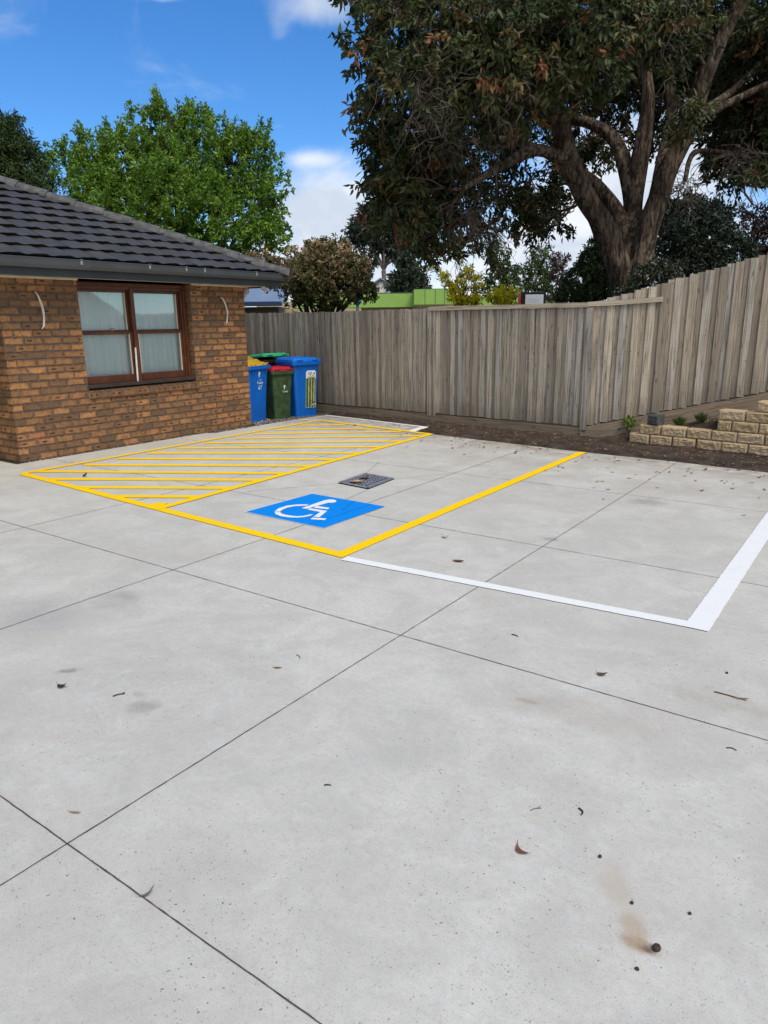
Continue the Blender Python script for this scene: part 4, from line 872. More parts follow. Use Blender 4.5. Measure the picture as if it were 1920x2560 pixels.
nut(1570, 1455, .006, 'small dark gum nut near the right edge above the forked twig')
# the scatter near the soil: many small alike leaves
sc_r = random.Random(3); GL = 'small dry leaf among many scattered over the concrete beside the soil'
protos = [dry_leaf_mesh(.05, .022, .5, .2, 1), dry_leaf_mesh(.07, .018, .3, .3, 2), dry_leaf_mesh(.035, .02, .8, .1, 3), dry_leaf_mesh(.06, .03, .6, .15, 4)]
pob = []; pm = [(pr, c) for pr in range(4) for c in ('brown', 'dark', 'red', 'tan')]; meshes = []
for pr, c in pm:
    o = protos[pr].build('dry_leaf', M_DL[c], None, True); meshes.append(o.data); bpy.data.objects.remove(o)
spots = []
while len(spots) < 150:
    x = sc_r.uniform(-7.5, .2); dy = abs(sc_r.gauss(0, 1)); y = slab_y(x) - .03 - dy * (.55 if x < -3.4 else .95)
    if x < -5.4 and sc_r.random() < .8: continue
    if -7.6 < x < .4 and y > 3.2: spots.append((x, y))
for k, (x, y) in enumerate(spots):
    o = bpy.data.objects.new('dry_leaf', sc_r.choice(meshes)); COL.objects.link(o); o.location = (x, y, .006 if x < -5 else .001); s = sc_r.uniform(.45, 1.1); o.scale = (s, s, s); o.rotation_euler = (0, 0, sc_r.uniform(0, 6.28)); tag(o, GL, 'leaf', 'small leaves scattered near the soil')

# ------------------------------------------------------------ foliage
def leaves(name, C, Dr, L, W, mat, parent, rnd, fold=.25, droop=0.0):
    """one mesh of folded lance shaped leaves: bases C, directions Dr (arrays)"""
    n = len(C); Dr = Dr / np.linalg.norm(Dr, axis=1, keepdims=True); rv = rng.normal(0, 1, (n, 3)); s = np.cross(Dr, rv); s /= np.linalg.norm(s, axis=1, keepdims=True); up = np.cross(s, Dr)
    L = np.broadcast_to(L, n)[:, None]; W = np.broadcast_to(W, n)[:, None]
    V = np.stack([C, C + Dr * L * .3 - s * W * .5 + up * W * fold, C + Dr * L * .62 - s * W * .38 + up * W * fold * .8, C + Dr * L - up * L * .08, C + Dr * L * .62 + s * W * .38 + up * W * fold * .8, C + Dr * L * .3 + s * W * .5 + up * W * fold], 1).reshape(-1, 3)
    i = np.arange(n)[:, None] * 6; F = np.concatenate([i + np.array([[0, 5, 4, 3]]), i + np.array([[0, 3, 2, 1]])])
    return np_mesh(name, V, F, mat, parent, np.concatenate([rnd, rnd]))
def unit(n): v = rng.normal(0, 1, (n, 3)); return v / np.linalg.norm(v, axis=1, keepdims=True)
def sprays(blobs, dens, inner=.35):
    """spray centres and outward directions filling ellipsoid blobs (centre, radius)"""
    C, O = [], []
    for c, r, k in blobs:
        n = max(3, int(dens * k * r * r)); u = unit(n); rad = r * (inner + (1 - inner) * rng.random(n) ** .6); q = np.array(c) + u * rad[:, None] * np.array([1, 1, .85]); C.append(q); O.append(u)
    return np.concatenate(C), np.concatenate(O)
def spray_leaves(C, O, per, spread, droop, upw=0.0, along=.3):
    n = len(C); ax = O * .7 + unit(n) * .6 + np.array([0, 0, upw - droop * .4]); ax /= np.linalg.norm(ax, axis=1, keepdims=True)
    c = np.repeat(C, per, 0); a = np.repeat(ax, per, 0); t = rng.random(n * per)[:, None]; base = c + a * (t - .3) * along + rng.normal(0, spread * .25, (n * per, 3))
    d = a * .55 + unit(n * per) * .8 + np.array([0, 0, -droop]); return base, d, ax
def limb(mb, pts, rads, n=12, wob=.42):
    P = [Vector(p) for p in pts]; S, Rr = [], []
    for i in range(len(P) - 1):
        for k in range(6):
            t = k / 6; p0, p1, p2, p3 = P[max(i - 1, 0)], P[i], P[i + 1], P[min(i + 2, len(P) - 1)]
            S.append(.5 * ((2 * p1) + (p2 - p0) * t + (2 * p0 - 5 * p1 + 4 * p2 - p3) * t * t + (3 * p1 - p0 - 3 * p2 + p3) * t ** 3)); Rr.append(rads[i] + (rads[i + 1] - rads[i]) * t)
    S.append(P[-1]); Rr.append(rads[-1]); mb.tube(S, Rr, n, wob=wob); return S
def branch(mb, a, b, r0, r1, n=6, wig=.08, k=5):
    a, b = Vector(a), Vector(b); L = (b - a).length; P = []
    for i in range(k + 1):
        t = i / k; o = Vector((random.gauss(0, 1), random.gauss(0, 1), random.gauss(0, .6))) * (wig * L * math.sin(math.pi * t)); P.append(a.lerp(b, t) + o + Vector((0, 0, .1 * L * math.sin(math.pi * t))))
    mb.tube(P, [r0 + (r1 - r0) * i / k for i in range(k + 1)], n, cap=False); return P

# --- the big gum behind the raked fence
def big_gum():
    base = D(1352, 640, 13.2); gz = -.15
    e = empty('gum_tree', (base.x, base.y, gz), 0, 'huge dark gum tree with a forked rough trunk overhanging the right fence', 'tree')
    o = Vector(e.location); tr = MB(); W = lambda u, v, d: D(u, v, d) - o
    foot = Vector((0, 0, 0)); nodes = []
    def lm(pts, rads, n=12, keep=True):
        S = limb(tr, pts, rads, n);
        if keep: nodes.extend(S)
    lm([foot, W(1350, 690, 13.2), W(1352, 640, 13.2), W(1340, 575, 13.1), W(1345, 520, 13.1)], [.34, .25, .215, .215, .20], 20, False)
    lm([W(1352, 635, 13.1), W(1334, 565, 13.0), W(1302, 490, 12.8), W(1264, 430, 12.5), W(1232, 350, 12.2), W(1212, 270, 11.9), W(1195, 180, 11.5), W(1225, 60, 11.2), W(1240, -60, 11)], [.20, .20, .19, .175, .165, .145, .115, .09, .07], 16)
    lm([W(1352, 600, 13.3), W(1340, 480, 13.4), W(1300, 415, 13.7), W(1255, 375, 14), W(1180, 330, 14.2), W(1100, 290, 14.2)], [.17, .155, .13, .105, .08, .05], 12)
    lm([W(1352, 590, 13.3), W(1368, 480, 13.4), W(1360, 390, 13.6), W(1325, 300, 13.8), W(1262, 262, 13.8), W(1180, 240, 13.6), W(1080, 200, 13.2)], [.20, .195, .155, .12, .10, .08, .05], 14)
    lm([W(1368, 480, 13.4), W(1372, 400, 13.5), W(1390, 300, 13.4), W(1400, 190, 13.2), W(1380, 60, 13), W(1370, -100, 12.8)], [.18, .165, .135, .11, .09, .07], 14)
    lm([W(1362, 640, 13.0), W(1386, 555, 12.9), W(1400, 490, 12.7), W(1420, 430, 12.5), W(1440, 370, 12.2), W(1490, 270, 11.9), W(1520, 170, 11.5), W(1570, 60, 11.2), W(1640, -40, 10.9)], [.19, .19, .19, .18, .16, .14, .12, .095, .07], 16)
    lm([W(1400, 480, 12.9), W(1425, 380, 13.2), W(1450, 250, 13.4), W(1440, 120, 13.4), W(1470, -20, 13.4)], [.14, .125, .10, .085, .07], 12)
    lm([W(1492, 270, 11.9), W(1570, 225, 11.8), W(1660, 180, 11.6), W(1760, 140, 11.5)], [.085, .065, .05, .04], 8)
    lm([W(1500, 250, 11.9), W(1590, 190, 12.4), W(1690, 90, 12.8)], [.08, .065, .045], 8)
    lm([W(1232, 350, 12.2), W(1160, 325, 11.9), W(1090, 355, 11.6), W(1040, 385, 11.4), W(1000, 408, 11.3)], [.13, .10, .075, .06, .035], 8)
    lm([W(1205, 240, 11.8), W(1120, 180, 11.2), W(1020, 170, 10.6), W(930, 160, 10.2), W(850, 200, 10.1)], [.14, .11, .09, .06, .03], 8)
    lm([W(1195, 180, 11.5), W(1140, 80, 10.8), W(1060, 20, 10.2), W(950, 0, 9.9)], [.12, .10, .07, .04], 8)
    lm([W(1160, 325, 13.9), W(1060, 300, 13.4), W(960, 330, 12.8), W(890, 380, 12.2)], [.10, .08, .06, .03], 8)
    lm([W(1480, 390, 12.6), W(1500, 330, 12.9), W(1570, 330, 13.2), W(1660, 340, 13.4)], [.04, .05, .04, .03], 6)
    bl = [  # (u, v, depth, radius in survey px, density)
        (850, 60, 10.2, 95, 1), (820, 170, 10.4, 60, 1.1), (900, 190, 9.8, 95, 1), (960, 90, 9.8, 110, 1), (850, 330, 11.2, 70, 1.1), (815, 300, 11, 42, 1), (870, 430, 11.5, 75, 1.1), (830, 400, 11.5, 42, 1), (820, 470, 11.8, 34, 1), (870, 360, 11.6, 70, 1.1), (930, 400, 12, 60, 1.1), (980, 430, 12.6, 50, 1), (790, 110, 10.6, 40, 1), (800, 240, 10.8, 40, 1.1), (930, 280, 11.2, 70, 1), (1120, 330, 14, 50, .7), (950, 330, 11.8, 70, .8),
        (900, 500, 12, 48, 1), (950, 470, 12, 60, 1.1), (960, 545, 12, 30, 1), (1020, 470, 12.4, 50, .95), (1055, 540, 12.2, 24, 1), (905, 548, 12, 22, 1), (1130, 455, 13.8, 55, 1.1), (1180, 420, 14.2, 55, 1.1), (1100, 420, 14, 40, .9), (1160, 495, 13.6, 26, 1), (1205, 480, 13.8, 24, 1), (1040, 400, 13, 45, .5),
        (1030, 160, 9.8, 110, .9), (1010, 260, 10.6, 80, .7), (1090, 90, 9.6, 100, 1), (1130, 210, 10.2, 70, .6), (1170, 60, 10, 110, 1), (1180, 160, 9.6, 45, .8), (1275, 60, 9.6, 100, 1.1), (1290, 140, 9.6, 50, .8), (1340, 10, 9.6, 90, .9), (1335, 175, 10, 36, .7),
        (1410, 60, 10, 50, .8), (1455, 110, 10.6, 40, .7), (1470, 50, 10.4, 70, 1), (1480, 245, 11.2, 40, .9), (1495, 290, 11.3, 24, .8), (1420, 60, 10.2, 60, .9), (1285, 215, 10.4, 30, .7), (1240, 330, 15.5, 60, 1.0), (1330, 300, 15.6, 50, .9), (1410, 300, 15.6, 40, .7), (1000, -60, 10.5, 150, .9), (1250, -80, 10.5, 160, .9), (1500, -60, 11, 150, .8), (820, -40, 10.6, 90, 1),
        (1575, 280, 14.2, 80, 1.2), (1560, 180, 14.6, 90, 1.2), (1640, 130, 13.4, 100, 1.1), (1640, 250, 13.6, 80, 1.2), (1530, 120, 14.8, 80, 1.2), (1600, 40, 12.6, 90, 1), (1690, 320, 13.4, 70, 1.1), (1650, 400, 12.8, 50, .9), (1590, 380, 13.8, 45, .8), (1545, 345, 14, 35, .6), (1640, 340, 13, 45, .8), (1625, 440, 12.8, 26, .8), (1720, 60, 12, 120, 1), (1760, 220, 12.6, 120, 1),
        (1340, 110, 15.2, 130, 1.2), (1220, 210, 15.2, 75, 1.0), (1100, 250, 14.8, 90, 1.1), (980, 380, 13.6, 70, 1), (1440, 90, 16, 140, 1.2), (1270, 330, 15.2, 45, .5), (1150, 130, 14.5, 120, 1.1), (1020, 160, 13.5, 120, 1.1), (900, 280, 12.8, 80, 1.0), (1330, 220, 15.4, 60, 1.1), (1450, 220, 15.6, 60, 1.1), (1500, 400, 15.5, 26, .5), (1235, 120, 12.5, 90, .8), (1060, 330, 14.5, 50, .6)]
    blobs = [(W(u, v, d), PXM(r, d), k) for u, v, d, r, k in bl]
    C, O = sprays(blobs, 165, .15); keep = np.array([mnoise.noise(Vector(c * .9) + Vector((3, 7, 1))) > -.40 for c in C]); C, O = C[keep], O[keep]
    per = 24; B, Dd, ax = spray_leaves(C, O, per, .16, .45, 0, .34); hue = np.clip(np.repeat(rng.beta(1.5, 2.2, len(C)), per) + rng.normal(0, .1, len(B)), 0, 1)
    n_ = len(B); leaves('crown', B, Dd, rng.uniform(.09, .16, n_), rng.uniform(.034, .058, n_), M_GUMLEAF, e, hue)
    # sub branches, twigs
    tw = MB(); ND = [Vector(x) for x in nodes]; NA = np.array([tuple(x) for x in ND])
    for c, r, k in blobs:
        dd = np.linalg.norm(NA - np.array(c), axis=1); a = ND[int(np.argmin(dd))]; P = branch(tr, a, c, max(.03, .05 * r), .018, 6, .10)
        for _ in range(int(6 + 10 * r)):
            s = c + Vector(tuple(unit(1)[0])) * r * random.uniform(.5, 1.0); branch(tw, P[random.randint(2, 5)], s, .012, .004, 4, .14, 4)
    tr.build('trunk', M_BARK, e, True)
    bare = [(1010, 190, 9.9, 90), (930, 230, 9.7, 80), (1000, 300, 10.6, 70), (1090, 170, 9.8, 70), (1080, 270, 10.8, 60), (1010, 470, 11.6, 40), (900, 160, 9.7, 60), (1420, 40, 10, 70), (1480, 400, 12.4, 40), (1060, 500, 12.2, 30), (1600, 330, 12.6, 50)]
    for u, v, d, r in bare:
        c = W(u, v, d); R1 = PXM(r, d)
        for _ in range(34):
            a = c + Vector(tuple(unit(1)[0])) * R1 * random.uniform(.1, .9); P = branch(tw, a, a + Vector((random.gauss(0, .25), random.gauss(0, .25), random.gauss(-.22, .25))), .007, .0025, 4, .15, 5)
            for _ in range(2): q = P[random.randint(1, 4)]; branch(tw, q, q + Vector((random.gauss(0, .13), random.gauss(0, .13), random.gauss(-.1, .12))), .004, .0018, 3, .15, 3)
    tw.build('twigs', M_TWIG, e)
M_GUMLEAF = m_leaf('gum_leaf', [(0, (.015, .025, .010)), (.3, (.036, .056, .018)), (.52, (.08, .105, .034)), (.7, (.13, .115, .042)), (.86, (.19, .095, .042)), (1, (.27, .09, .045))], .12, .55, .25)
big_gum()

DENS = 2.6
def tree(name, label, cat, foot, blobs_px, dens, per, Ls, Ws, mat, bark, trunk_r, depth, droop=.2, upw=0.0, along=.25, spread=.15, inner=.3, group=None, shoots=0, spur=None, keep_n=-.45, gz=-.15, fork=.35, bet=(2, 2), low=0.0):
    b = D(foot[0], foot[1], depth); e = empty(name, (b.x, b.y, gz), 0, label, cat, group); o = Vector(e.location)
    bl = [(D(u, v, d) - o, PXM(r, d), k) for u, v, d, r, k in blobs_px]
    C, O = sprays(bl, dens * DENS, inner); kp = np.array([mnoise.noise(Vector(c * (1.6 / max(.5, bl[0][1]))) + Vector((9, 2, 4))) > keep_n for c in C]); C, O = C[kp], O[kp]
    if shoots:
        top = np.array([0, 0, 1.0]); k = rng.integers(0, len(C), shoots); base = C[k][O[k][:, 2] > .1]; nn = len(base); C2 = np.concatenate([base + top * h * Ls[1] * .9 + rng.normal(0, .03, (nn, 3)) for h in range(1, 4)]); C = np.concatenate([C, C2]); O = np.concatenate([O, np.tile(top, (len(C2), 1))])
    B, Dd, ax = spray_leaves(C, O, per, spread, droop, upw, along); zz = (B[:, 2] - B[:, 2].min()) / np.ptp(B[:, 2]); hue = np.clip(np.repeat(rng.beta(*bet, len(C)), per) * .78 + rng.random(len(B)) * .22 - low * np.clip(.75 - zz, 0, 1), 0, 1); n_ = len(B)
    leaves('crown', B, Dd, rng.uniform(Ls[0], Ls[1], n_), rng.uniform(Ws[0], Ws[1], n_), mat, e, hue)
    tr = MB(); cz = np.mean([np.array(c) for c, r, k in bl], 0); forkp = Vector((cz[0] * fork, cz[1] * fork, cz[2] * fork + .2)); limb(tr, [(0, 0, 0), forkp * .5 + Vector((trunk_r * .3, 0, 0)), forkp], [trunk_r * 1.25, trunk_r, trunk_r * .8], 10)
    for c, r, k in bl:
        P = branch(tr, forkp, c, trunk_r * .42, trunk_r * .1, 6, .08)
        for _ in range(7): branch(tr, P[random.randint(2, 5)], c + Vector(tuple(unit(1)[0])) * r * .9, trunk_r * .1, .008, 4, .1, 4)
    tr.build('trunk', bark, e, True); return e
M_MAPLE = m_leaf('bright_leaf', [(0, (.045, .11, .012)), (.4, (.115, .23, .02)), (.75, (.21, .35, .03)), (1, (.34, .48, .06))], .38, .5)
tree('leafy_tree', 'bright green leafy tree rising behind the tiled roof', 'tree', (390, 720), [(390, 360, 22, 100, 1.2), (300, 375, 22, 90, 1.2), (480, 375, 22, 85, 1.2), (225, 430, 22, 80, 1.2), (540, 430, 22, 62, 1.2), (390, 450, 21, 120, 1.1), (555, 515, 21.5, 55, 1.2), (330, 275, 22, 48, 1.2), (425, 280, 22, 46, 1.2), (205, 360, 22.3, 55, 1), (470, 490, 21, 90, 1.1), (280, 480, 21, 90, 1.1), (575, 385, 22.5, 32, .8), (590, 470, 22, 35, 1), (375, 250, 22, 26, .9), (500, 305, 22, 40, 1), (250, 310, 22, 40, 1), (160, 420, 22.3, 42, .9), (560, 340, 22.2, 45, 1), (590, 430, 22, 38, 1.1), (600, 520, 21.6, 32, 1.1), (548, 312, 22.3, 28, .9), (145, 365, 22.4, 34, .8), (195, 325, 22.3, 36, .9), (322, 236, 22.2, 20, .8), (445, 245, 22.2, 22, .8)],
     46, 20, (.09, .145), (.045, .072), M_MAPLE, M_BARK3, .22, 22, .15, .5, .3, .13, .3, shoots=420, keep_n=-.32)
M_DKGUM = m_leaf('olive_leaf', [(0, (.024, .050, .014)), (.5, (.055, .095, .026)), (1, (.10, .14, .045))], .2, .55, .25)
tree('feathery_tree', 'dark olive tree cut by the left edge behind the roof', 'tree', (0, 720), [(10, 340, 26, 70, 1.2), (30, 290, 26, 30, .9), (60, 370, 26, 40, 1.1), (-40, 300, 26, 80, 1.2), (95, 385, 26, 30, .9), (-20, 420, 26, 90, 1.1), (15, 260, 26, 20, .7), (120, 400, 26, 22, .8), (45, 420, 26, 45, 1), (75, 330, 26, 26, .8), (35, 250, 26, 16, .7), (100, 350, 26, 18, .7), (20, 310, 26, 45, 1.2)], 60, 14, (.13, .24), (.035, .055), M_DKGUM, M_BARK3, .2, 26, .5, .1, .35, .2, .2)
M_PHOT = m_leaf('photinia', [(0, (.05, .075, .018)), (.3, (.105, .125, .036)), (.5, (.19, .15, .065)), (.66, (.40, .27, .15)), (.8, (.62, .46, .30)), (1, (.80, .68, .50))], .25, .65, .2)
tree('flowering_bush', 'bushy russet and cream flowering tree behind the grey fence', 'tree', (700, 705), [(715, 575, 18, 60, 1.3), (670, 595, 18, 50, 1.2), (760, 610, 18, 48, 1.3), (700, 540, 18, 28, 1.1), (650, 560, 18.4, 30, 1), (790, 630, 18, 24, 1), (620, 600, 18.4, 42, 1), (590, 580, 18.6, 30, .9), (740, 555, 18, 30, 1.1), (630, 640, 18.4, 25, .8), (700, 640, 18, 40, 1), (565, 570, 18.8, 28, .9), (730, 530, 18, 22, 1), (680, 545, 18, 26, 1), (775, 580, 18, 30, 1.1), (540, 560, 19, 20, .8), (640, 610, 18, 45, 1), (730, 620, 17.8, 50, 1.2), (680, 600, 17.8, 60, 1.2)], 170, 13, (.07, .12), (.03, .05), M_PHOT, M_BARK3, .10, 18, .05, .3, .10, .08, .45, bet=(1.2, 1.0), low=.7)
M_EUC = m_leaf('grey_gum_leaf', [(0, (.016, .026, .015)), (.5, (.034, .048, .026)), (1, (.06, .075, .042))], .12, .5)
tree('distant_gum', 'tall grey green gum with pale bare trunk far behind the flowering tree', 'tree', (830, 700), [(800, 490, 66, 45, 1.2), (840, 520, 66, 38, 1.2), (770, 500, 66, 24, 1), (870, 500, 66, 30, 1), (800, 455, 66, 24, 1), (860, 550, 66, 20, .8), (830, 460, 66, 40, 1), (800, 560, 66, 16, .7), (780, 540, 66, 18, .8), (900, 470, 66, 50, 1), (860, 440, 66, 50, 1)], 15, 14, (.3, .6), (.11, .17), M_EUC, M_BARK2, .26, 66, .5, 0, .6, .4, .3, fork=.62)
M_CON = m_leaf('conifer_leaf', [(0, (.012, .022, .012)), (.5, (.024, .04, .02)), (1, (.042, .062, .03))], .08, .6)
tree('cypress', 'dark conifer standing beside the distant gum above the green building', 'tree', (882, 700), [(882, 555, 48, 16, 1.2), (880, 575, 48, 22, 1.2), (890, 600, 48, 30, 1.2), (870, 600, 48, 26, 1.2), (905, 612, 48, 20, 1), (858, 618, 48, 20, 1), (884, 625, 48, 34, 1.1), (895, 540, 48, 12, 1)], 28, 12, (.25, .45), (.10, .16), M_CON, M_BARK3, .25, 48, .1, .1, .4, .3, .25)
M_YELL = m_leaf('golden_leaf', [(0, (.42, .38, .014)), (.5, (.70, .60, .02)), (1, (.85, .74, .04))], .5, .6, .2)
tree('golden_tree', 'small tree with sparse yellow leaves just behind the fence', 'tree', (1010, 715), [(990, 620, 20, 22, .9), (1015, 640, 20, 18, .8), (1025, 610, 20, 18, .7), (975, 605, 20, 16, .7), (1000, 590, 20.3, 12, .6), (940, 580, 20.3, 9, .7), (990, 565, 20.5, 8, .6), (1035, 625, 20, 12, .8), (995, 652, 20, 14, .8), (1000, 560, 20.4, 8, .5), (960, 600, 20, 12, .8), (1015, 590, 20, 14, .8), (985, 640, 20, 18, .9), (1030, 650, 20, 12, .9)], 330, 9, (.05, .09), (.03, .05), M_YELL, M_BARK3, .055, 20, .1, .3, .12, .08, .3)
tree('golden_shrub', 'low yellow shrub touching the fence rail left of the notice board', 'shrub', (1080, 715), [(1085, 642, 20, 20, 1), (1060, 640, 20, 14, 1), (1110, 632, 20, 14, .9), (1090, 622, 20.3, 10, .7), (1075, 656, 20, 14, 1), (1105, 655, 20, 12, 1)], 230, 9, (.05, .09), (.03, .05), M_YELL, M_BARK3, .04, 20, .1, .3, .12, .08, .3)
M_WAT = m_leaf('wattle_leaf', [(0, (.03, .06, .016)), (.5, (.07, .115, .028)), (1, (.14, .18, .045))], .3, .6, .25)
tree('feathery_wattle', 'loose green tree behind the yellow shrub', 'tree', (1085, 715), [(1080, 560, 34, 24, .9), (1095, 590, 34, 26, .8), (1065, 600, 34, 22, .8), (1085, 535, 34, 16, .9), (1110, 610, 34, 22, .7), (1060, 625, 34, 18, .8), (1095, 630, 34, 30, .8), (1060, 540, 34, 18, .9)], 40, 12, (.16, .3), (.05, .09), M_WAT, M_BARK3, .14, 34, .3, .1, .35, .22, .3)
tree('spreading_gum', 'green tree with open crown behind the black notice board', 'tree', (1160, 715), [(1165, 545, 36, 24, .9), (1145, 575, 36, 22, .9), (1180, 575, 36, 24, .9), (1165, 605, 36, 26, .8), (1135, 610, 36, 20, .8), (1190, 610, 36, 22, .8), (1150, 635, 36, 26, .8), (1190, 640, 36, 22, .9)], 36, 12, (.16, .3), (.05, .09), M_WAT, M_BARK3, .16, 36, .3, .1, .35, .22, .3)
M_PLUM = m_leaf('plum_leaf', [(0, (.022, .014, .012)), (.5, (.05, .026, .022)), (1, (.075, .05, .03))], .1, .5)
tree('plum_tree', 'dark reddish tree between the open green tree and the clipped conifer', 'tree', (1210, 715), [(1212, 560, 33, 18, 1), (1208, 590, 33, 18, 1), (1215, 620, 33, 18, .9), (1200, 640, 33, 16, .9)], 50, 12, (.14, .25), (.06, .09), M_PLUM, M_BARK3, .12, 33, .2, .1, .3, .2, .3)
M_CYP = m_leaf('clipped_conifer', [(0, (.016, .030, .007)), (.5, (.036, .062, .012)), (1, (.075, .11, .022))], .12, .6)
tree('rounded_conifer', 'dense rounded dark green conifer left of the gum trunk', 'tree', (1285, 715), [(1290, 570, 17, 42, 1.4), (1265, 610, 17, 45, 1.4), (1310, 600, 17, 50, 1.4), (1290, 535, 17, 24, 1.2), (1240, 640, 17, 36, 1.3), (1300, 650, 17, 55, 1.2), (1220, 655, 17, 20, 1.2)], 420, 9, (.05, .10), (.025, .04), M_CYP, M_BARK3, .2, 17, .0, .5, .1, .06, .72, keep_n=-.9)
tree('dark_cypress_hedge', 'large nearly black conifer hedge right of the gum trunk', 'tree', (1500, 715), [(1450, 540, 17.5, 70, 1.4), (1520, 520, 17.5, 65, 1.4), (1490, 470, 17.8, 50, 1.4), (1570, 560, 17.5, 60, 1.3), (1440, 470, 17.8, 40, 1.3), (1500, 600, 17.5, 75, 1.2), (1540, 470, 17.8, 40, 1.3)], 300, 9, (.06, .13), (.03, .05), M_CON, M_BARK3, .25, 17.5, .2, .1, .14, .1, .6, keep_n=-.8)
tree('smoky_tree', 'dusky brown green tree at the right edge above the high fence', 'tree', (1640, 700), [(1640, 480, 19, 40, 1), (1610, 520, 19, 36, 1), (1660, 530, 19, 45, 1), (1690, 470, 19, 50, 1), (1620, 460, 19, 22, .8), (1700, 560, 19, 60, 1)], 110, 11, (.08, .14), (.03, .05), M_PLUM, M_BARK3, .16, 19, .2, .2, .2, .13, .3)
M_LAUR = m_leaf('laurel_leaf', [(0, (.02, .035, .016)), (.6, (.04, .06, .028)), (.85, (.08, .05, .03)), (1, (.14, .055, .03))], .1, .4)
tree('leafy_shrub', 'low shrub with reddish tips at the foot of the gum trunk', 'shrub', (1415, 690), [(1360, 625, 12.0, 18, 1.2), (1390, 598, 12.0, 24, 1.3), (1430, 588, 12.0, 26, 1.3), (1460, 580, 12.2, 18, 1), (1410, 575, 12.3, 16, 1), (1380, 615, 12.2, 14, 1)], 300, 10, (.06, .11), (.025, .04), M_LAUR, M_BARK3, .03, 12.2, .3, .1, .14, .09, .3)
# small weeds by the block wall
def weed(u, v, z, label, kind):
    p = ONP(u, v, (-2.3, 9.86, 0), (.125, 1, 0)) if kind == 'grass' else ONP(u, v, (-2.6, 9.93, 0), (.0, 1, 0)); e = empty('weed', (p.x, p.y, soil_z(p.x, p.y)), 0, label, 'weed'); n = 46 if kind == 'grass' else 34
    if kind == 'grass':
        C = rng.normal(0, .02, (n * 3, 3)) * np.array([1, 1, .2]) + np.array([0, 0, .0]); d = unit(n * 3) * .6 + np.array([0, 0, .9]); L_, w_ = rng.uniform(.06, .15, n * 3), rng.uniform(.006, .010, n * 3)
    else:
        C = rng.normal(0, .05, (n, 3)) * np.array([1, .6, .9]) + np.array([0, 0, .13]); d = unit(n) + np.array([0, -.5, .2]); L_, w_ = rng.uniform(.04, .075, n), rng.uniform(.035, .06, n)
    leaves('foliage', C, d, L_, w_, M_MAPLE if kind != 'grass' else M_WAT, e, rng.random(len(C)))
    s = MB()
    for _ in range(6): branch(s, (random.gauss(0, .01), 0, -.03), (random.gauss(0, .05), random.gauss(0, .03), random.uniform(.08, .16)), .003, .0015, 4, .1, 3)
    s.build('stems', M_TWIG, e)
weed(1360, 925, 0, 'bright green leafy weed growing out by the plinth left of the charcoal block', 'leaf'); weed(1468, 922, .2, 'tuft of green grass between the charcoal block and the yellow rock', 'grass'); weed(1516, 914, .25, 'tuft of green grass just above the yellow rock', 'grass')

# ------------------------------------------------------------ far buildings and board
M_GRN = plain('lime_render', (.26, .44, .09), .7, .06, 1.5); M_BEI = plain('beige_brick', (.45, .35, .22), .9, .2, 14); M_IRON = plain('roof_iron', (.19, .24, .32), .5, .1, 2); M_GAB = plain('gable_board', (.42, .47, .53), .7, .08, 2); M_DKW = plain('dark_window', (.02, .025, .03), .2); M_TRIMG = plain('dark_green_trim', (.03, .09, .07), .6); M_NAVY = plain('navy_steel', (.02, .04, .10), .5)
def facing_cam(u0, v0, u1, v1, d): return D(u0, v0, d), D(u1, v1, d)
gb_d = 42.0; RX = Vector((CR[0][0], CR[0][1], 0)).normalized(); FW = Vector((-RX.y, RX.x, 0)); ang = math.atan2(RX.y, RX.x)
g0 = D(950, 690, gb_d); gbd = empty('green_building', (g0.x, g0.y, -.15), ang, 'low lime green building with a flat parapet beyond the fence', 'building')
def loc(u, v, d=gb_d, e=None): p = D(u, v, d) - Vector((e or gbd).location); return p.dot(RX), p.dot(FW), p.z
def slabbox(mb, u0, u1, v0, v1, d, thick, e, proud=0.0, **k):
    x0, y0_, z0_ = loc(u0, v1, d, e); x1, _, z1_ = loc(u1, v0, d, e); mb.box(((x0 + x1) / 2, y0_ + thick / 2 - proud, (z0_ + z1_) / 2), (abs(x1 - x0), thick, abs(z1_ - z0_)), **k)
q = MB(); slabbox(q, 640, 896, 634, 666, 43, .6, gbd); slabbox(q, 894.5, 985, 624.5, 658, 42, .6, gbd); slabbox(q, 985.5, 1210, 639, 667, 43, .6, gbd); q.build('parapet', M_GRN, gbd)
q = MB(); slabbox(q, 560, 1220, 645, 760, 44, 8, gbd); q.build('wall', M_BEI, gbd)
q = MB(); slabbox(q, 640, 896, 632.5, 634.5, 43, .7, gbd, .06); slabbox(q, 894, 986, 623, 625, 42, .7, gbd, .06); slabbox(q, 985.5, 1211, 637.6, 639.5, 43, .7, gbd, .06); q.build('parapet_cap', M_TRIMG, gbd)
for a, b in ((898, 928), (932, 962)):
    q = MB(); slabbox(q, a, b, 664, 690, 43.8, .3, gbd); q.build('window', M_DKW, gbd)
q = MB()
for u in (918, 940, 960, 845): slabbox(q, u - .3, u + .3, 626 if u > 896 else 636, 657, 41.98 if u > 896 else 42.98, .1, gbd, .0)
q.build('panel_joint', M_TRIMG, gbd)
q = MB(); slabbox(q, 790, 850, 668, 690, 43.8, .3, gbd); q.build('porch_shade', plain('porch_green', (.03, .06, .02), .8), gbd)
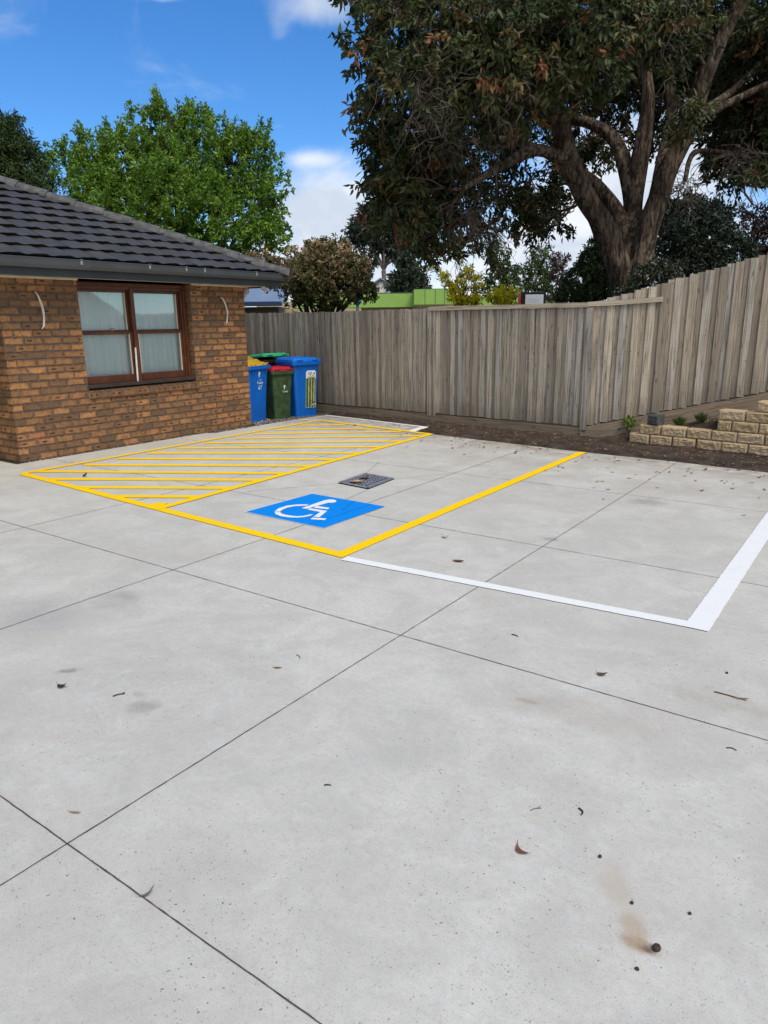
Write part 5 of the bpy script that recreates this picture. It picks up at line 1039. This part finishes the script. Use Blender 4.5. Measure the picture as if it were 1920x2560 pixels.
# gabled house
hd0 = D(830, 690, 60); gh = empty('gabled_house', (hd0.x, hd0.y, -.15), ang, 'pale blue grey gable end of a house beyond the green building', 'house')
P = [loc(u, v, 60, gh) for u, v in ((770, 640), (896, 640), (822, 605))]; zb_ = 0.0
q = MB(); q.add([(P[0][0], 0, zb_), (P[1][0], 0, zb_), (P[1][0], 0, P[1][2]), (P[2][0], 0, P[2][2]), (P[0][0], 0, P[0][2])] + [(P[0][0], 9, zb_), (P[1][0], 9, zb_), (P[1][0], 9, P[1][2]), (P[2][0], 9, P[2][2]), (P[0][0], 9, P[0][2])], [(0, 1, 2, 3, 4), (9, 8, 7, 6, 5), (0, 5, 6, 1), (1, 6, 7, 2), (4, 9, 5, 0)]); q.build('wall', M_GAB, gh)
q = MB()
for a, b in ((P[2], P[1]), (P[2], P[0])):
    A, B_ = Vector((a[0], -.3, a[2] + .02)), Vector((b[0], -.3, b[2] + .02)); dn = (B_ - A).normalized() * .4; B_ = B_ + dn; dz = Vector((0, 9.6, 0)); up_ = Vector((0, 0, .12)); vs = [A, B_, B_ + dz, A + dz]; q.add(vs + [v_ + up_ for v_ in vs], [(0, 1, 2, 3), (7, 6, 5, 4), (0, 4, 5, 1), (1, 5, 6, 2), (2, 6, 7, 3), (3, 7, 4, 0)])
q.build('roof', M_IRON, gh)
q = MB(); a = loc(823.5, 622, 60, gh); q.box((a[0], -.04, a[2]), (.35, .06, .9), bev=.02); q.build('vent', M_CREAM, gh)
# blue roofed shed at the left
sh0 = D(570, 690, 30); sh = empty('blue_roof_shed', (sh0.x, sh0.y, -.15), ang, 'low shed with a pale blue metal roof behind the brick corner', 'building')
q = MB(); x0, _, zt_ = loc(490, 612, 30, sh); x1, _, ze = loc(612, 655, 30, sh); q.add([(x0, -.3, ze), (x1, -.3, ze), (x1, 4, zt_), (x0, 4, zt_), (x0, -.3, ze - .12), (x1, -.3, ze - .12), (x1, 4, zt_ - .12), (x0, 4, zt_ - .12)], [(0, 1, 2, 3), (7, 6, 5, 4), (0, 4, 5, 1), (1, 5, 6, 2), (2, 6, 7, 3), (3, 7, 4, 0)]); q.build('roof', M_IRON, sh)
q = MB(); q.box(((x0 + x1) / 2, -.36, ze - .02), (x1 - x0, .1, .16)); q.build('gutter', M_NAVY, sh)
q = MB(); q.box(((x0 + x1) / 2, 1.9, (ze - .14) / 2), (x1 - x0 - .4, 3.6, ze - .14)); q.build('wall', plain('shed_wall', (.10, .07, .06), .8), sh)
bw0 = D(650, 700, 32); bw = empty('beige_wall', (bw0.x, bw0.y, -.15), ang, 'beige masonry wall glimpsed under the flowering tree', 'wall')
q = MB(); x0, _, zt_ = loc(612, 668, 32, bw); x1, _, _z = loc(780, 668, 32, bw); q.box(((x0 + x1) / 2, .15, zt_ / 2), (x1 - x0, .3, zt_), bev=.01); q.build('masonry', M_BEI, bw)
# pole with blue box
pp = D(773, 700, 24); pl = empty('blue_box_pole', (pp.x, pp.y, -.15), ang, 'small blue box on a grey pole above the grey fence', 'pole')
q = MB(); zt_ = loc(773, 657, 24, pl)[2]; q.tube([(0, 0, 0), (0, 0, zt_)], .05, 10); q.build('pole', plain('pole_grey', (.12, .15, .18), .6), pl)
q = MB(); q.loft([rrect(.16, .16, .02, zt_ - .02), rrect(.28, .28, .03, zt_ + .06), rrect(.28, .28, .03, zt_ + .18), rrect(.2, .2, .02, zt_ + .24)]); q.build('box', plain('box_blue', (.05, .14, .26), .6), pl)
# notice board
nb = D(1146, 700, 22); no = empty('notice_board', (nb.x, nb.y, -.15), ang + .12, 'black notice board with a red side and white panel behind the fence rail', 'sign')
q = MB(); x0, _, zt_ = loc(1121, 632, 22, no); x1, _, zb_ = loc(1176, 668, 22, no); zb_ -= .35; q.box(((x0 + x1) / 2, 0, (zt_ + zb_) / 2), (x1 - x0, .14, zt_ - zb_), bev=.012); q.build('panel', plain('board_black', (.012, .012, .016), .4), no)
q = MB(); q.box((x0 - .035, .0, (zt_ + zb_) / 2 - .02), (.06, .16, zt_ - zb_ - .03), bev=.006); q.build('side_strip', plain('board_red', (.55, .012, .02), .4), no)
q = MB(); a, _, zc = loc(1130, 637, 22, no); b, _, zd = loc(1170, 658, 22, no); q.box(((a + b) / 2, -.075, (zc + zd) / 2), (b - a, .012, zc - zd)); w_ = q.build('white_panel', plain('board_white', (.74, .76, .80), .5, .03), no)
q = MB(); wd = b - a
for (fx, fz, ww, hh) in ((.62, .80, .03, .09), (.5, .52, .68, .05), (.5, .30, .52, .03)): q.box((a + wd * fx, -.083, zd + (zc - zd) * fz), (wd * ww, .004, (zc - zd) * hh))
q.build('faded_text', plain('faded_text', (.55, .56, .60), .6), no)
for s in (x0 + .12, x1 - .12):
    q = MB(); q.box((s, .02, zb_ / 2), (.07, .07, zb_)); q.build('post', M_BLACK, no)
